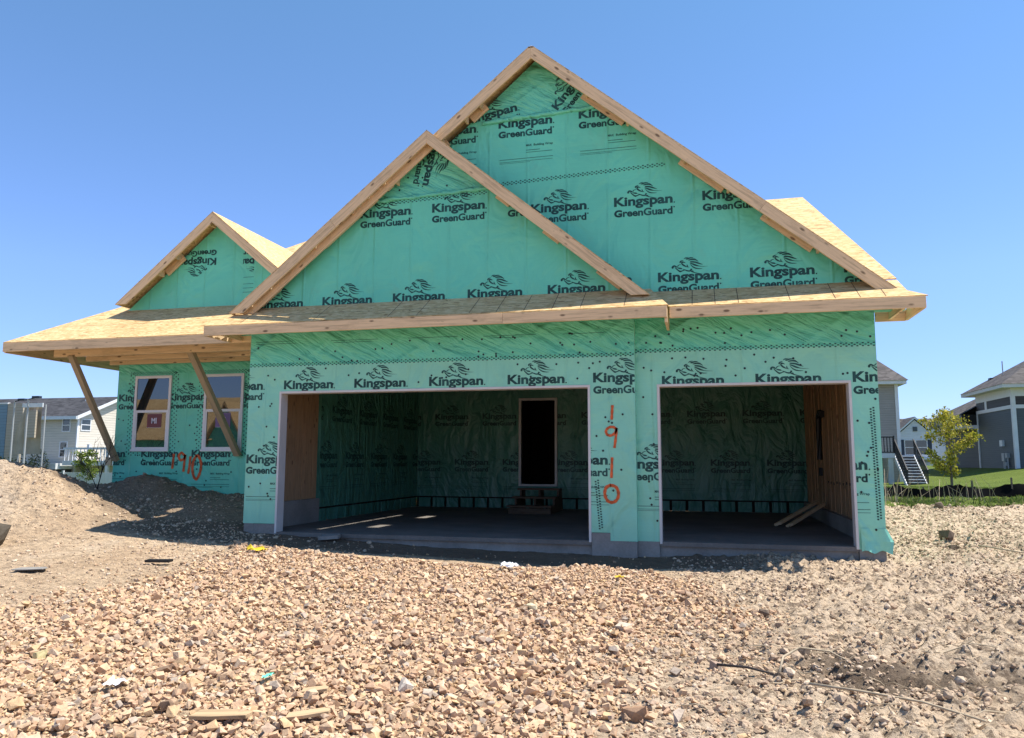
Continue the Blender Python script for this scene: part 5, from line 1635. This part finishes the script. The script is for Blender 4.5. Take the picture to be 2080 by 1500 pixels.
def lie(name, x, y, L, w, t, rz, mat, label, cat, tilt=0.05, jag=True, group=None):
    r = random.Random(int(x * 100)); b = MB()
    top = [(-L / 2, -w / 2), (-L * .1, -w * .56), (L / 2, -w * .42), (L * .55, w * .1), (L * .4, w / 2), (-L * .42, w * .45)] if jag else [(-L / 2, -w / 2), (L / 2, -w / 2), (L / 2, w / 2), (-L / 2, w / 2)]
    b.prism([(p[0], p[1], 0) for p in top], (0, 0, t))
    o = b.build(name, mat, loc=(x, y, hz(x, y) + 0.035), bevel=0.002)
    o.rotation_euler = (tilt, -tilt * .6, rz)
    return tag(o, label, cat, group)
M['scrap'] = wood_mat('weathered_scrap', (0.50, 0.35, 0.20))
lie('wood_scrap', 4.32, -6.80, 0.34, 0.10, 0.022, 0.12, 'scrap', 'splintered wood scrap at the bottom edge, the longer of two', 'wood scrap', 0.08, group='wood scraps in the gravel')
lie('wood_scrap', 4.80, -6.68, 0.24, 0.07, 0.02, 0.5, 'scrap', 'shorter wood scrap just right of the long splintered one', 'wood scrap', 0.1, group='wood scraps in the gravel')
lie('wood_scrap', 4.63, -6.28, 0.16, 0.06, 0.02, 0.4, 'scrap', 'small yellowish wood chip above the two bottom scraps', 'wood scrap', 0.12, group='wood scraps in the gravel')
M['paper'] = flat('white_paper', (0.78, 0.79, 0.82), 0.7, 0.2, 0.05)
M['yellow'] = flat('yellow_plastic', (0.62, 0.46, 0.03), 0.5, 0.3, 0.1)
def crumple(name, x, y, sx, sy, mat, label, cat, seed, lift=0.04):
    r = random.Random(seed); b = MB(); n = 6; P = {}
    for i in range(n + 1):
        for j in range(n + 1):
            P[i, j] = (sx * (i / n - .5) + r.gauss(0, sx * .05), sy * (j / n - .5) + r.gauss(0, sy * .05), abs(r.gauss(0, 0.45)) * min(sx, sy) * .35)
    for i in range(n):
        for j in range(n):
            if (i, j) in ((0, 0), (n - 1, 0), (0, n - 1)): continue
            b.poly([P[i, j], P[i + 1, j], P[i + 1, j + 1]]); b.poly([P[i, j], P[i + 1, j + 1], P[i, j + 1]])
    return tag(b.build(name, mat, loc=(x, y, hz(x, y) + lift), recalc=False), label, cat)
crumple('paper_scrap', 3.33, -6.50, 0.10, 0.14, 'paper', 'crumpled white scrap lying in the gravel on the left', 'litter', 1)
crumple('yellow_scrap', 1.22, -1.56, 0.26, 0.14, 'yellow', 'yellow plastic scrap at the top left edge of the gravel', 'litter', 2)
crumple('plastic_scrap', 4.75, -1.75, 0.22, 0.16, 'paper', 'whitish plastic scrap on the gravel before the wide opening', 'litter', 3, 0.05)
crumple('green_scrap', 4.22, -6.15, 0.04, 0.11, 'gable', 'shred of green house wrap near the wood scraps', 'litter', 5, 0.05)
crumple('label_scrap', 6.1, -2.05, 0.10, 0.08, 'yellow', 'small yellow label scrap near the number pier', 'litter', 6, 0.05)
lie('dark_plank', 0.40, -2.42, 0.34, 0.09, 0.03, 0.05, 'black', 'short dark plank on the bare soil left of the gravel', 'plank', 0.04, False)
lie('concrete_chunk', 1.55, 0.0 - 0.12, 0.30, 0.2, 0.05, 0.2, 'conc', 'grey concrete chunk in the shade before the wide opening', 'concrete chunk', 0.1)
lie('slate_piece', -0.86, -3.1, 0.36, 0.16, 0.012, 0.3, 'conc', 'grey flat piece half buried at the far left', 'scrap', 0.03)
def stick(label, pts, rad, mat='twig'):
    b = MB(); P = [Vector((x, y, hz(x, y) + dz)) for x, y, dz in pts]
    o_ = P[0].copy(); b.tube([p - o_ for p in P], [rad * (1 - .4 * i / len(P)) for i in range(len(P))], 6)
    tag(b.build('stick', mat, loc=o_, smooth=True), label, 'stick', 'sticks on the churned soil')
stick('curved pale stick arching over the churned trench', [(7.50, -5.28, .03), (7.54, -5.12, .13), (7.66, -5.02, .17), (7.86, -4.98, .14), (8.02, -4.96, .05)], 0.009)
stick('long pale stick lying below the arched one', [(7.66, -5.46, .05), (7.95, -5.55, .06), (8.25, -5.75, .06), (8.5, -6.0, .05)], 0.009)
stick('thin stick at the right beyond the trench', [(8.6, -4.35, .04), (8.75, -4.3, .05), (8.95, -4.31, .06), (9.1, -4.36, .04)], 0.006)
stick('dark stick at the right edge of the gravel', [(7.1, -5.1, .05), (7.3, -5.2, .06), (7.46, -5.28, .04)], 0.010, 'darktwig')
stick('pale root on the dirt right of the garage', [(10.7, 1.2, .03), (11.1, 1.1, .05), (11.5, 0.95, .03)], 0.012)

# straw and dry stalks lying on the churned soil
r = random.Random(77); b = MB()
for _ in range(130):
    x, y = r.uniform(6.9, 10.5), r.gauss(-4.6, 1.1)
    if y < -7.0 or y > -1.5: continue
    a = r.uniform(-0.9, 0.9); L = r.uniform(0.08, 0.34); c_ = r.gauss(0, 0.25)
    pts = []
    for i in range(5):
        t = i / 4 - 0.5; aa = a + c_ * t
        qx, qy = x + math.cos(aa) * L * t, y + math.sin(aa) * L * t
        pts.append((qx, qy, hz(qx, qy) + 0.012 + 0.02 * r.random()))
    b.tube(pts, r.uniform(0.0018, 0.0042), 4)
tag(b.build('dry_straw', 'twig', recalc=False), kind='stuff')

# house across the street: stands behind the viewer, mirrored in the panes of the window wall
ac = empty('house_across_street', (-30, -32, 0), 'strand board roof of the house across the street, mirrored in the left windows', 'house')
b = MB(); b.box(-42, -25.6, -38.0, -31.0, -0.6, 2.7); b.prism([(-25.6, -31.0, 2.7), (-25.6, -38.0, 2.7), (-25.6, -34.5, 5.5)], (-0.2, 0, 0))
o = b.build('wall', 'gable', ac); o.matrix_parent_inverse = Matrix.Translation((30, 32, 0))
b = MB(); b.prism([(-42.3, -30.5, 2.55), (-25.3, -30.5, 2.55), (-25.3, -34.5, 5.75), (-42.3, -34.5, 5.75)], (0, 0, -0.03)); b.prism([(-42.3, -38.5, 2.55), (-25.3, -38.5, 2.55), (-25.3, -34.5, 5.75), (-42.3, -34.5, 5.75)], (0, 0, -0.03))
o = b.build('roof', 'osb', ac); o.matrix_parent_inverse = Matrix.Translation((30, 32, 0))
b = MB(); b.prism([(-25.6, -30.6, -0.6), (-23.0, -30.6, -0.6), (-23.0, -30.6, 2.6), (-24.3, -30.6, 4.9), (-25.6, -30.6, 2.6)], (0, -6, 0))
o = b.build('gable_wall', 'gable', ac); o.matrix_parent_inverse = Matrix.Translation((30, 32, 0))
b = MB()
for sx in (-1, 1):
    b.prism([(-24.3, -30.3, 5.15), (-24.3 + sx * 1.55, -30.3, 2.45), (-24.3 + sx * 1.55, -30.3, 2.25), (-24.3, -30.3, 4.92)], (0, -6.4, 0))
o = b.build('gable_roof', 'osb', ac); o.matrix_parent_inverse = Matrix.Translation((30, 32, 0))
